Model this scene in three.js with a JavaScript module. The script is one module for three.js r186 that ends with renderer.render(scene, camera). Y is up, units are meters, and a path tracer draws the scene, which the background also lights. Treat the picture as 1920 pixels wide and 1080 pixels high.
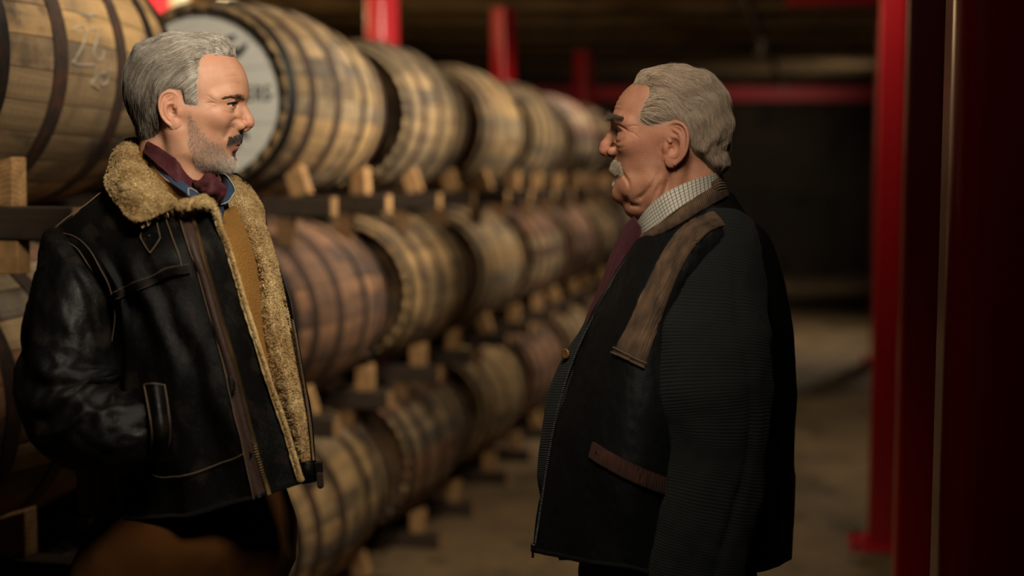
import * as THREE from 'three';
import { RectAreaLightUniformsLib } from 'three/addons/lights/RectAreaLightUniformsLib.js';
import { mergeGeometries } from 'three/addons/utils/BufferGeometryUtils.js';
import { ImprovedNoise } from 'three/addons/math/ImprovedNoise.js';
import { RoundedBoxGeometry } from 'three/addons/geometries/RoundedBoxGeometry.js';

// ---------------------------------------------------------------- camera, lamps, exposure
const scene = new THREE.Scene();
scene.background = new THREE.Color(0x000000);
const FOCAL = 2400, EYE = 1.55, PITCH = Math.atan((540 - 337) / FOCAL);
const camera = new THREE.PerspectiveCamera(2 * Math.atan(540 / FOCAL) * 180 / Math.PI, 1920 / 1080, 0.05, 80);
camera.position.set(0, EYE, 0);
camera.rotation.set(-PITCH, 0, 0);
camera.focus = 2.09;
camera.userData.fStop = camera.getFocalLength() / 30;          // an aperture of 30 mm
const renderer = new THREE.WebGLRenderer();
renderer.toneMapping = THREE.LinearToneMapping;
renderer.toneMappingExposure = 1.0;
renderer.shadowMap.enabled = true;
RectAreaLightUniformsLib.init();
// hooded spot lamps, none in view, some added to brighten dim parts: [x, y, z, aim x, aim y, aim z, half angle in degrees, softness, intensity in candela, radius of the glowing face]
const LAMPS = [
  [0.06, 2.4, -1.05, -0.44, 1.45, -2.1, 45, 0.9, 8.2, 0.18],
  [-0.25, 2.72, -2.6, -1.2, 1.75, -3.7, 54, 0.9, 8, 0.12],  // added to brighten the white head and the nearest cask
  [1.0, 2.76, -4.75, 1.4, 1.9, -5.0, 75, 0.7, 2.2, 0.1],
  [0.3, 2.72, -3.95, -0.05, 0, -4.3, 42, 1, 8, 0.12],  // added to lift the dim floor between the two men
  [1.2, 2.5, -4.4, -0.66, 1.94, -4.95, 34, 1, 31, 0.12],
  [1.5, 2.68, -6.2, 0.0, 1.9, -7.2, 42, 1, 24, 0.12],
  [1.15, 3.02, -9.0, 0.35, 1.9, -9.2, 52, 1, 16, 0.12],  // added out of view to brighten the farther top tier casks
  [-1.75, 2.72, -5.3, 0.05, 2.35, -9.5, 44, 0.9, 18, 0.12],  // added behind the rack to brighten the red uprights
  [2.15, 3.02, -7.0, 1.9, 0, -7.2, 48, 1, 9, 0.12],  // added to fill the dark floor on the right
  [3.75, 2.7, -12, 1.9, 0, -12.4, 60, 0.9, 17, 0.14],
  [5.1, 2.7, -16.6, 2.6, 1.4, -19.4, 60, 0.9, 9, 0.14],
];
const LAMP_COLOR = new THREE.Color().setRGB(1, 0.89, 0.72);

// ---------------------------------------------------------------- helpers
const V = (x, y, z) => new THREE.Vector3(x, y, z);
let seed = 7;
const rnd = () => { seed = (seed + 0x6d2b79f5) | 0; let t = Math.imul(seed ^ (seed >>> 15), 1 | seed); t = (t + Math.imul(t ^ (t >>> 7), 61 | t)) ^ t; return ((t ^ (t >>> 14)) >>> 0) / 4294967296; };
const rr = (a, b) => a + (b - a) * rnd();
const perlin = new ImprovedNoise();
const noise = (x, y, z = 0) => perlin.noise(x + 31.7, y + 17.3, z + 5.1);
const fbm = (x, y, z = 0, n = 4) => { let s = 0, a = 1; for (let i = 0; i < n; i++) { s += a * noise(x, y, z); a *= 0.5; x *= 2.03; y *= 2.03; z *= 2.03; } return s; };
const clamp = THREE.MathUtils.clamp, lerp = THREE.MathUtils.lerp, sstep = (a, b, x) => { const t = clamp((x - a) / (b - a), 0, 1); return t * t * (3 - 2 * t); };
const CP = Math.cos(PITCH), SP = Math.sin(PITCH);
// the point that the photograph shows at (x, y), read off at its true distance in metres along the floor
function seen(x, y, dist) {
  const u = (x - 960) / FOCAL, v = (540 - y) / FOCAL, dy = v * CP - SP, dz = CP + v * SP;
  return V(u * dist / dz, EYE + dy * dist / dz, -dist);
}
const names = {};
function numbered(n) { names[n] = (names[n] ?? -1) + 1; return names[n] ? n + '_' + String(names[n]).padStart(3, '0') : n; }
function tag(o, label, category, group) { o.userData = { label, category, ...(group ? { group } : {}) }; return o; }
function thing(name, label, category, pos = [0, 0, 0], turn = 0, group) {
  const g = new THREE.Group(); g.name = numbered(name); g.position.set(...pos); g.rotation.y = turn; scene.add(g);
  return tag(g, label, category, group);
}
function part(name, geo, mat, parent, label) {
  const m = new THREE.Mesh(geo, mat); m.name = parent === scene ? numbered(name) : name; m.castShadow = m.receiveShadow = true; parent.add(m);
  if (label) m.userData.label = label;
  return m;
}
function structure(name, geo, mat) { const m = part(name, geo, mat, scene); m.userData.kind = 'structure'; return m; }
function geometry(pos, idx, uv, col) {
  const g = new THREE.BufferGeometry();
  g.setAttribute('position', new THREE.BufferAttribute(pos instanceof Float32Array ? pos : new Float32Array(pos), 3));
  if (uv) g.setAttribute('uv', new THREE.BufferAttribute(uv instanceof Float32Array ? uv : new Float32Array(uv), 2));
  if (col) g.setAttribute('color', new THREE.BufferAttribute(col instanceof Float32Array ? col : new Float32Array(col), 3));
  if (idx) g.setIndex(idx.length === undefined ? null : new THREE.BufferAttribute(idx instanceof Uint32Array ? idx : new Uint32Array(idx), 1));
  g.computeVertexNormals();
  return g;
}
// a box with bevelled edges and uv in metres
function bevelBox(w, h, d, r = 0.004) {
  const g = new RoundedBoxGeometry(w, h, d, 1, Math.min(r, w / 3, h / 3, d / 3)), p = g.attributes.position, n = g.attributes.normal, uv = g.attributes.uv;
  for (let i = 0; i < p.count; i++) {
    const ax = Math.abs(n.getX(i)), ay = Math.abs(n.getY(i)), az = Math.abs(n.getZ(i));
    if (ax > ay && ax > az) uv.setXY(i, p.getZ(i), p.getY(i)); else if (ay > az) uv.setXY(i, p.getX(i), p.getZ(i)); else uv.setXY(i, p.getX(i), p.getY(i));
  }
  return g;
}
// a smooth curve through points; returns f(t) in 0..1
function curve(pts, closed = false) { const c = new THREE.CatmullRomCurve3(pts, closed, 'centripetal'); return (t) => c.getPoint(t); }
// piecewise smooth function of one variable through [x, y] knots
function knots(list) {
  const n = list.length, m = list.map((_, i) => i === 0 ? (list[1][1] - list[0][1]) / (list[1][0] - list[0][0]) : i === n - 1 ? (list[i][1] - list[i - 1][1]) / (list[i][0] - list[i - 1][0]) : 0);
  for (let i = 1; i < n - 1; i++) {
    const a = (list[i][1] - list[i - 1][1]) / (list[i][0] - list[i - 1][0]), b = (list[i + 1][1] - list[i][1]) / (list[i + 1][0] - list[i][0]);
    m[i] = a * b <= 0 ? 0 : 2 * a * b / (a + b);
  }
  return (x) => {
    if (x <= list[0][0]) return list[0][1];
    if (x >= list[n - 1][0]) return list[n - 1][1];
    let i = 1; while (list[i][0] < x) i++;
    const h = list[i][0] - list[i - 1][0], t = (x - list[i - 1][0]) / h, t2 = t * t, t3 = t2 * t;
    return (2 * t3 - 3 * t2 + 1) * list[i - 1][1] + (t3 - 2 * t2 + t) * h * m[i - 1] + (3 * t2 - 2 * t3) * list[i][1] + (t3 - t2) * h * m[i];
  };
}
// f(u, v) -> Vector3 on an open grid; a shell of that thickness with closed edges, or one sheet
function sheet(nu, nv, f, { thick = 0, closeU = false, uv, color } = {}) {
  const P = [], W = nu + 1, H = nv + 1;
  for (let j = 0; j <= nv; j++) for (let i = 0; i <= nu; i++) P.push(f(i / nu, j / nv));
  const at = (i, j) => P[j * W + i], N = P.map(() => V(0, 0, 0)), a = V(), b = V();
  for (let j = 0; j <= nv; j++) for (let i = 0; i <= nu; i++) {
    const l = closeU ? at((i - 1 + nu) % nu, j) : at(Math.max(i - 1, 0), j), r = closeU ? at((i + 1) % nu, j) : at(Math.min(i + 1, nu), j);
    a.subVectors(r, l); b.subVectors(at(i, Math.max(j - 1, 0)), at(i, Math.min(j + 1, nv)));
    N[j * W + i].crossVectors(a, b).normalize();
  }
  const pos = [], tex = [], col = [], idx = [];
  const put = (k, off) => { const p = P[k], n = N[k]; pos.push(p.x + n.x * off, p.y + n.y * off, p.z + n.z * off); const u = (k % W) / nu, v = Math.floor(k / W) / nv; tex.push(...(uv ? uv(u, v) : [u, v])); if (color) col.push(...color(u, v, p)); };
  for (let k = 0; k < P.length; k++) put(k, 0);
  const quad = (x, y, z, w) => idx.push(x, z, y, x, w, z);
  for (let j = 0; j < nv; j++) for (let i = 0; i < nu; i++) quad(j * W + i, j * W + i + 1, (j + 1) * W + i + 1, (j + 1) * W + i);
  if (thick) {
    const o = P.length;
    for (let k = 0; k < P.length; k++) put(k, -thick);
    for (let j = 0; j < nv; j++) for (let i = 0; i < nu; i++) quad(o + j * W + i, o + (j + 1) * W + i, o + (j + 1) * W + i + 1, o + j * W + i + 1);
    const edge = (k0, k1) => { const s = pos.length / 3; for (const [k, off] of [[k0, 0], [k1, 0], [k1, -thick], [k0, -thick]]) put(k, off); quad(s, s + 3, s + 2, s + 1); };
    for (let i = 0; i < nu; i++) { edge(i, i + 1); edge(nv * W + i + 1, nv * W + i); }
    if (!closeU) for (let j = 0; j < nv; j++) { edge((j + 1) * W, j * W); edge(j * W + nu, (j + 1) * W + nu); }
  }
  const g = geometry(pos, idx, tex, color ? col : null);
  if (closeU) { // smooth the seam
    const n = g.attributes.normal;
    for (let j = 0; j <= nv; j++) { const s = V().fromBufferAttribute(n, j * W).add(V().fromBufferAttribute(n, j * W + nu)).normalize(); n.setXYZ(j * W, s.x, s.y, s.z); n.setXYZ(j * W + nu, s.x, s.y, s.z); }
  }
  return g;
}
// many thin tapered tubes in one geometry
class Strands {
  constructor(sides = 3) { this.s = sides; this.p = []; this.n = []; this.c = []; this.i = []; }
  add(pts, r0, r1, col, col2 = col, flat = 1) {
    const m = pts.length, t = V(), x = V(), y = V(), ref = V(0.31, 0.52, 0.79);
    const base = this.p.length / 3;
    for (let k = 0; k < m; k++) {
      t.subVectors(pts[Math.min(k + 1, m - 1)], pts[Math.max(k - 1, 0)]).normalize();
      x.crossVectors(t, ref).normalize(); y.crossVectors(t, x);
      const f = k / (m - 1), r = r0 + (r1 - r0) * f;
      for (let q = 0; q < this.s; q++) {
        const a = q / this.s * 6.2832, cx = Math.cos(a), cy = Math.sin(a) * flat;
        const nx = x.x * cx + y.x * cy, ny = x.y * cx + y.y * cy, nz = x.z * cx + y.z * cy;
        this.p.push(pts[k].x + nx * r, pts[k].y + ny * r, pts[k].z + nz * r); this.n.push(nx, ny, nz);
        this.c.push(col[0] + (col2[0] - col[0]) * f, col[1] + (col2[1] - col[1]) * f, col[2] + (col2[2] - col[2]) * f);
      }
      if (k) for (let q = 0; q < this.s; q++) { const a = base + (k - 1) * this.s + q, b = base + (k - 1) * this.s + (q + 1) % this.s; this.i.push(a, b, b + this.s, a, b + this.s, a + this.s); }
    }
  }
  build() {
    const g = new THREE.BufferGeometry();
    g.setAttribute('position', new THREE.BufferAttribute(new Float32Array(this.p), 3)); g.setAttribute('normal', new THREE.BufferAttribute(new Float32Array(this.n), 3)); g.setAttribute('color', new THREE.BufferAttribute(new Float32Array(this.c), 3));
    g.setIndex(new THREE.BufferAttribute(new Uint32Array(this.i), 1)); return g;
  }
}
function tube(pts, r, sides = 6, closed = false, seg) { return new THREE.TubeGeometry(new THREE.CatmullRomCurve3(pts, closed, 'centripetal'), seg ?? Math.max(8, pts.length * 6), r, sides, closed); }

// textures computed pixel by pixel: f(x, y) in 0..1 -> [r, g, b] in 0..1, repeating
function texture(w, h, f, srgb = true) {
  const d = new Uint8Array(w * h * 4);
  for (let y = 0; y < h; y++) for (let x = 0; x < w; x++) { const c = f(x / w, y / h), i = (y * w + x) * 4; d[i] = clamp(c[0], 0, 1) * 255; d[i + 1] = clamp(c[1], 0, 1) * 255; d[i + 2] = clamp(c[2], 0, 1) * 255; d[i + 3] = 255; }
  const t = new THREE.DataTexture(d, w, h); t.wrapS = t.wrapT = THREE.RepeatWrapping; t.magFilter = THREE.LinearFilter; t.minFilter = THREE.LinearMipmapLinearFilter; t.generateMipmaps = true; t.needsUpdate = true;
  if (srgb) t.colorSpace = THREE.SRGBColorSpace;
  return t;
}
const grey = (v) => [v, v, v];
// noise that repeats over the unit square
function tile(f) { return (x, y) => { const u = sstep(0.85, 1, x), v = sstep(0.85, 1, y), a = f(x, y); if (!u && !v) return a; const b = u ? f(x - 1, y) : a, c = v ? f(x, y - 1) : a, d = u && v ? f(x - 1, y - 1) : u ? b : c; return lerp(lerp(a, b, u), lerp(c, d, u), v); }; }
function repeat(t, x, y, ox = 0, oy = 0) { const c = t.clone(); c.repeat.set(x, y); c.offset.set(ox, oy); c.needsUpdate = true; return c; }
const std = (o) => new THREE.MeshStandardMaterial(o), phys = (o) => new THREE.MeshPhysicalMaterial(o);

// ---------------------------------------------------------------- surfaces
const grainTex = texture(1024, 512, (() => {
  const stain = tile((x, y) => fbm(x * 5, y * 3, 1.3, 5)), fine = tile((x, y) => noise(x * 10, y * 190, 3)), mid = tile((x, y) => fbm(x * 4, y * 46, 7, 3)), blotch = tile((x, y) => fbm(x * 9, y * 8, 9, 4)), speck = tile((x, y) => noise(x * 160, y * 110, 2)), saw = tile((x, y) => noise(x * 120, y * 4, 4));
  return (x, y) => {
    const s = sstep(0.05, 0.55, stain(x, y)), g = 0.5 + 0.18 * fine(x, y) + 0.3 * mid(x, y) + 0.08 * saw(x, y), b = sstep(0.18, 0.6, blotch(x, y)), k = 0.84 + 0.32 * (g - 0.5) - 0.26 * s - 0.2 * b + 0.06 * speck(x, y);
    return [k, k * (0.915 + 0.02 * s), k * (0.78 + 0.1 * s)];
  };
})());
const grainBump = texture(512, 256, (() => { const f = tile((x, y) => noise(x * 10, y * 120, 3)), m = tile((x, y) => fbm(x * 5, y * 40, 7, 3)); return (x, y) => grey(0.5 + 0.22 * f(x, y) + 0.3 * m(x, y)); })(), false);
const endGrainTex = texture(256, 256, (() => { const n = tile((x, y) => fbm(x * 6, y * 6, 2, 4)); return (x, y) => { const r = Math.hypot(x - 0.3, y + 0.5), k = 0.8 + 0.07 * Math.sin(r * 90 + n(x, y) * 3) + 0.13 * n(x, y); return [k, k * 0.88, k * 0.72]; }; })());
const steelTex = texture(512, 256, (() => { const r = tile((x, y) => fbm(x * 12, y * 3, 4, 5)), s = tile((x, y) => fbm(x * 50, y * 10, 8, 3)); return (x, y) => { const k = 0.5 + 0.16 * r(x, y) + 0.1 * s(x, y), rust = sstep(0.1, 0.6, r(x, y)); return [k * (1 + 0.24 * rust), k * (0.93 - 0.08 * rust), k * (0.86 - 0.25 * rust)]; }; })());
const woodTints = [0xb8a07c, 0xa8926f, 0xb39c78, 0x9c8a6c, 0xc2ab84, 0x968670];
const staveMats = woodTints.map((c, i) => std({ color: new THREE.Color(c).multiplyScalar(1.0), map: repeat(grainTex, 1, 1, i * 0.17, i * 0.31), bumpMap: grainBump, bumpScale: 0.0012, roughness: 0.82, name: 'cask_oak' }));
const greyTints = [0xac9c84, 0x9a8f7e, 0xb3a288, 0x8f8472];
const greyMats = greyTints.map((c, i) => std({ color: c, map: repeat(grainTex, 1, 1, 0.4 + i * 0.2, i * 0.23), bumpMap: grainBump, bumpScale: 0.0012, roughness: 0.85, name: 'weathered_oak' }));
const redTints = [0x967560, 0x886a58, 0x9e7c66, 0x7c6254];
const russetMats = redTints.map((c, i) => std({ color: c, map: repeat(grainTex, 1, 1, 0.1 + i * 0.2, 0.5 + i * 0.13), bumpMap: grainBump, bumpScale: 0.0012, roughness: 0.82, name: 'russet_oak' }));
const hoopMat = std({ color: 0x4c433b, map: steelTex, roughness: 0.6, metalness: 0.3, name: 'hoop_steel' });
const rustMat = std({ color: 0x6a5240, map: steelTex, roughness: 0.8, metalness: 0.1, name: 'rusty_hoop_steel' });
const timberMat = std({ color: 0x42362b, map: repeat(grainTex, 1.2, 2), bumpMap: grainBump, bumpScale: 0.001, roughness: 0.85, name: 'bearer_timber' });  // base colour darkened to stand for the shade on the bearers
const paleMat = std({ color: 0xc4a882, map: endGrainTex, roughness: 0.85, name: 'pale_end_grain' });
const postMat = std({ color: 0x8a7358, map: endGrainTex, roughness: 0.85, name: 'spacer_timber' });
const chalkMat = std({ color: 0x8d8577, roughness: 1, name: 'chalk' });

// ---------------------------------------------------------------- the hall
const concreteTex = texture(1024, 1024, (() => { const a = tile((x, y) => fbm(x * 4, y * 4, 1, 6)), b = tile((x, y) => fbm(x * 40, y * 40, 5, 3)), c = tile((x, y) => fbm(x * 9, y * 7, 12, 4)); return (x, y) => { const k = 0.66 + 0.16 * a(x, y) + 0.08 * b(x, y) - 0.14 * sstep(0.15, 0.5, c(x, y)); return [k, k * 0.9, k * 0.74]; }; })());
const floorMat = std({ color: 0xa69376, map: repeat(concreteTex, 0.35, 0.35), roughness: 0.8, name: 'concrete_floor' });
const wallMat = std({ color: 0x50493f, map: repeat(concreteTex, 0.3, 0.3), roughness: 0.95, name: 'rough_wall' });
const boardMat = std({ color: 0x7a684c, map: repeat(grainTex, 0.5, 1), roughness: 0.9, name: 'ceiling_board' });
const redMat = phys({ color: new THREE.Color().setRGB(0.42, 0.006, 0.010), roughness: 0.3, clearcoat: 0.35, clearcoatRoughness: 0.25, name: 'red_gloss_paint' });
const dullRedMat = std({ color: new THREE.Color().setRGB(0.36, 0.006, 0.010), roughness: 0.6, name: 'red_dull_paint' });
const ROOM = { x0: -7, x1: 7, z0: -20.4, z1: 3, h: 3.05 };
{
  const { x0, x1, z0, z1, h } = ROOM, w = x1 - x0, d = z1 - z0, cx = (x0 + x1) / 2, cz = (z0 + z1) / 2, box = (a, b, c, x, y, z) => { const g = bevelBox(a, b, c, 0.002); g.translate(x, y, z); return g; };
  structure('floor', box(w + 0.4, 0.2, d + 0.4, cx, -0.1, cz), floorMat);
  structure('wall_left', box(0.2, h + 0.6, d, x0 - 0.1, h / 2 + 0.2, cz), wallMat);
  structure('wall_right', box(0.2, h + 0.6, d, x1 + 0.1, h / 2 + 0.2, cz), wallMat);
  structure('wall_back', box(w + 0.4, h + 0.6, 0.2, cx, h / 2 + 0.2, z0 - 0.1), wallMat);
  structure('wall_front', box(w + 0.4, h + 0.6, 0.2, cx, h / 2 + 0.2, z1 + 0.1), wallMat);
  const ceiling = structure('ceiling', box(w + 0.4, 0.1, d + 0.4, cx, h + 0.35, cz), boardMat);
}

// ---------------------------------------------------------------- casks
const CASK = { L: 0.9, R: 0.332, r: 0.29, n: 30 };
const bulge = (t) => CASK.R - (CASK.R - CASK.r) * Math.pow(Math.abs(2 * t), 1.9);        // t in -0.5..0.5
const staveGeos = [0, 1, 2, 3, 4].map((k) => {
  const w = Math.PI / CASK.n, seg = 10, pos = [], uv = [], idx = [], gap = 0.0005, u0 = k * 0.37, v0 = k * 0.213;
  // across: inner edge, outer edge, bevel, crown, bevel, outer edge, inner edge
  const prof = [[-1, -0.026], [-1, -0.0018], [-0.95, -0.0004], [-0.45, 0.0002], [0, 0.0004], [0.45, 0.0002], [0.95, -0.0004], [1, -0.0018], [1, -0.026]];
  for (let j = 0; j <= seg; j++) {
    const t = j / seg - 0.5, r = bulge(t);
    for (const [a, d] of prof) { const ang = a * (w - gap / r), q = r + d; pos.push(Math.sin(ang) * q, Math.cos(ang) * q, t * CASK.L); uv.push(u0 + t * CASK.L * 0.85, v0 + (a * 0.036 + d) * 0.95); }
  }
  const m = prof.length;
  for (let j = 0; j < seg; j++) for (let i = 0; i < m; i++) { const a = j * m + i, b = j * m + (i + 1) % m; idx.push(a, b, b + m, a, b + m, a + m); }
  for (const [j, s] of [[0, 1], [seg, -1]]) for (let i = 1; i < m - 1; i++) idx.push(...(s > 0 ? [j * m, j * m + i + 1, j * m + i] : [j * m, j * m + i, j * m + i + 1]));
  const g = geometry(pos, idx, uv); return g;
});
function hoopGeo(t, width, lift) {
  const prof = [], h = width / 2;
  const rim = (z) => bulge(z / CASK.L) + 0.0012;
  for (const [z, o] of [[-h, 0], [-h, lift], [h, lift], [h, 0]]) prof.push([t * CASK.L + z, rim(t * CASK.L + z) + o]);
  const n = 72, pos = [], uv = [], idx = [];
  for (let s = 0; s < 3; s++) for (let i = 0; i <= n; i++) for (const k of [s, s + 1]) { const a = i / n * 6.28318; pos.push(Math.sin(a) * prof[k][1], Math.cos(a) * prof[k][1], prof[k][0]); uv.push(i / n * 4, (k - 1) * 0.6); }
  for (let s = 0; s < 3; s++) for (let i = 0; i < n; i++) { const a = (s * (n + 1) + i) * 2; idx.push(a, a + 2, a + 3, a, a + 3, a + 1); }
  return geometry(pos, idx, uv);
}
const hoopSpec = [[-0.472, 0.045], [-0.335, 0.042], [-0.135, 0.046], [0.135, 0.046], [0.335, 0.042], [0.472, 0.045]];
const hoopGeos = hoopSpec.map(([t, w]) => hoopGeo(t, w, 0.0022));
// the boards of a cask head, cut from a disc
const headBoards = (() => {
  const R = CASK.r - 0.0265, n = 6, out = [];
  for (let k = 0; k < n; k++) {
    const a = -R + 2 * R * k / n + 0.0007, b = -R + 2 * R * (k + 1) / n - 0.0007, sh = new THREE.Shape(), pts = [];
    const half = (y) => Math.sqrt(Math.max(0, R * R - y * y));
    for (let i = 0; i <= 8; i++) { const y = a + (b - a) * i / 8; pts.push([half(y), y]); }
    for (let i = 8; i >= 0; i--) { const y = a + (b - a) * i / 8; pts.push([-half(y), y]); }
    pts.forEach(([x, y], i) => i ? sh.lineTo(x, y) : sh.moveTo(x, y));
    const g = new THREE.ExtrudeGeometry(sh, { depth: 0.018, bevelEnabled: true, bevelThickness: 0.0012, bevelSize: 0.0006, bevelOffset: -0.0006, bevelSegments: 1, steps: 1 });
    const p = g.attributes.position, uv = g.attributes.uv;
    for (let i = 0; i < p.count; i++) uv.setXY(i, 0.5 + p.getX(i) / (2 * R), 0.5 + p.getY(i) / (2 * R));
    out.push(g);
  }
  return out;
})();
const whiteHeadTex = (() => {
  const c = document.createElement('canvas'); c.width = c.height = 1024; const x = c.getContext('2d');
  x.fillStyle = '#cbc6bb'; x.fillRect(0, 0, 1024, 1024);
  for (let i = 0; i < 2600; i++) { const v = rnd(); x.fillStyle = v > 0.5 ? 'rgba(255,252,240,0.05)' : 'rgba(90,80,66,0.05)'; x.beginPath(); x.ellipse(rnd() * 1024, rnd() * 1024, 2 + rnd() * 26, 1 + rnd() * 5, 0, 0, 7); x.fill(); }
  const at = (px, py) => [512 + px * 512, 512 - py * 512];
  x.fillStyle = '#2c2b2a'; x.font = 'bold 108px sans-serif'; x.textAlign = 'right'; x.textBaseline = 'middle'; x.save(); x.translate(...at(0.845, 0.02)); x.scale(0.95, 1.25); x.fillText('ERS', 0, 0); x.restore();
  x.fillStyle = '#34322f';
  const leaf = (px, py, len, w, ang) => { x.save(); x.translate(...at(px, py)); x.rotate(ang); x.beginPath(); x.moveTo(-len / 2, 0); x.quadraticCurveTo(0, -w, len / 2, 0); x.quadraticCurveTo(0, w, -len / 2, 0); x.fill(); x.restore(); };
  leaf(0.30, 0.66, 130, 40, -0.5); leaf(0.45, 0.52, 150, 46, -0.75); leaf(0.36, 0.5, 110, 34, -1.2);
  leaf(0.45, -0.42, 150, 50, 0.8); leaf(0.36, -0.55, 110, 40, 0.5);
  const t = new THREE.CanvasTexture(c); t.colorSpace = THREE.SRGBColorSpace; return t;
})();
const whiteHeadMat = std({ color: 0xffffff, map: whiteHeadTex, bumpMap: repeat(grainBump, 2, 2), bumpScale: 0.0004, roughness: 0.6, name: 'white_painted_head' });
const blackChimeMat = std({ color: 0x17130f, map: steelTex, roughness: 0.6, metalness: 0.2, name: 'blackened_chime' });
const woodHeadMat = std({ color: 0x6e583f, map: repeat(grainTex, 0.6, 0.6), roughness: 0.85, name: 'oak_head' });
const bungGeo = new THREE.CylinderGeometry(0.024, 0.021, 0.02, 20);
const ANGLE = Math.atan(0.2408), DIR = V(Math.sin(ANGLE), 0, -Math.cos(ANGLE)), SIDE = V(Math.cos(ANGLE), 0, Math.sin(ANGLE));
const rackPoint = (s, across, y) => V(-0.82, y, -4.69).addScaledVector(DIR, s).addScaledVector(SIDE, across);
function makeCask(name, label, group, s, tier, mats, roll, white, rusty) {
  const c = rackPoint(s, 0, TIERS[tier] - CASK.R), t = thing(name, label, 'cask', c.toArray(), -ANGLE, group);
  for (let i = 0; i < CASK.n; i++) { const m = part('stave', staveGeos[Math.floor(rnd() * 5)], mats[Math.floor(rnd() * mats.length)], t); m.position.y = CASK.R; m.rotation.z = roll + i / CASK.n * 6.283185; }
  hoopGeos.forEach((g, i) => { const m = part('hoop', g, white && i === 5 ? blackChimeMat : rusty[i % rusty.length], t); m.position.y = CASK.R; m.rotation.z = rnd() * 6; });
  for (const e of [1, -1]) headBoards.forEach((g) => { const m = part('head_board', g, white && e > 0 ? whiteHeadMat : woodHeadMat, t); m.position.set(0, CASK.R, e * (CASK.L / 2 - 0.03) - (e > 0 ? 0.018 : 0)); m.rotation.z = white ? 0.0 : roll; });
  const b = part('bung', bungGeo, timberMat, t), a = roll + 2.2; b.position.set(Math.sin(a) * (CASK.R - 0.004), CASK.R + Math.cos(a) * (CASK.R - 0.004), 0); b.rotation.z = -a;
  return t;
}
const TIERS = [0.3815, 1.09, 1.812], BEARER = [0.0325, 0.741, 1.463];
const COLS = [-1.81, -0.206]; for (let k = 1; k < 8; k++) COLS.push(-0.206 + k * 1.18);
const ORD = ['first', 'second', 'third', 'fourth', 'fifth', 'sixth', 'seventh', 'eighth', 'ninth', 'tenth'], TIER = ['bottom', 'middle', 'top'];
const sets = [staveMats, greyMats, russetMats, staveMats.concat(greyMats), greyMats.concat(russetMats)];
const look = { 0: ['brown', 0], 1: ['greyish', 3], 2: ['weathered', 1], 3: ['pale', 3], 4: ['grey brown', 1], 5: ['russet', 4] };
let chalkCask;
for (let tier = 2; tier >= 0; tier--) COLS.forEach((s, k) => {
  const [word, set] = tier === 2 ? look[k] ?? ['mixed', 4] : [[['russet', 2], ['brown', 3], ['mottled', 4], ['tan', 0]], [['mottled', 4], ['russet', 2], ['tan', 0], ['brown', 3]]][tier][k % 4];
  let label = `${word} oak cask lying in the ${TIER[tier]} tier, ${ORD[k]} along from the left`;
  if (tier === 2 && k === 0) label = 'large brown oak cask at upper left with chalked numerals on its staves';
  if (tier === 2 && k === 1) label = 'oak cask with a white painted head printed with dark letters';
  const c = makeCask('whisky_cask', label, `casks in the ${TIER[tier]} tier of the rack`, s, tier, sets[set], rnd() * 6.28, tier === 2 && k === 1, tier === 2 && k === 0 ? [hoopMat, hoopMat, rustMat, rustMat, hoopMat, hoopMat] : [rustMat, rustMat, hoopMat]);
  if (tier === 2 && k === 0) chalkCask = c;
});
// chalk strokes lie on the staves: [angle down from the top in cask terms, place along the cask]
{
  const onCask = (x, y, d = 0.0014) => { // a spot of the upper left cask as the photograph shows it
    const p = seen(x, y, 1), dir = p.sub(camera.position).normalize(), o = camera.position.clone(); let q = o, best = 0;
    for (let t = 1.8; t < 4; t += 0.004) {
      q = o.clone().addScaledVector(dir, t); const rel = q.clone().sub(chalkCask.position); rel.y -= CASK.R;
      const along = rel.dot(DIR), rad = Math.sqrt(Math.max(0, rel.lengthSq() - along * along));
      if (Math.abs(along) < CASK.L / 2 && rad <= bulge(along / CASK.L) + d) return q;
    }
    return null;
  };
  const strokes = [[[148, 24], [160, 28], [172, 28], [180, 27]], [[165, 28], [167, 34]], [[138, 57], [146, 51], [156, 51], [160, 60], [158, 76], [150, 94], [140, 112], [137, 117], [146, 121], [164, 122]],
    [[169, 57], [177, 55], [182, 63], [180, 78], [176, 95], [178, 108], [186, 112], [193, 106], [195, 94]], [[166, 124], [175, 122], [179, 132], [178, 146], [170, 157], [176, 160], [187, 167]], [[186, 136], [184, 148], [190, 159], [199, 156], [202, 144], [196, 136], [188, 138]], [[203, 122], [208, 128], [204, 134]]];
  strokes.forEach((st) => {
    const pts = st.map(([x, y]) => onCask(x, y)).filter(Boolean); if (pts.length < 2) return;
    const f = curve(pts), s = new Strands(5), n = pts.length * 7, run = [];
    for (let i = 0; i <= n; i++) { const p = f(i / n); p.x += rr(-1, 1) * 0.0006; p.y += rr(-1, 1) * 0.0006; run.push(p.sub(chalkCask.position)); }
    s.add(run, 0.0022, 0.002, [1, 1, 1]);
    const m = part('chalk_mark', s.build(), chalkMat, chalkCask); const rot = new THREE.Group(); m.rotation.y = ANGLE;
  });
}
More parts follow.
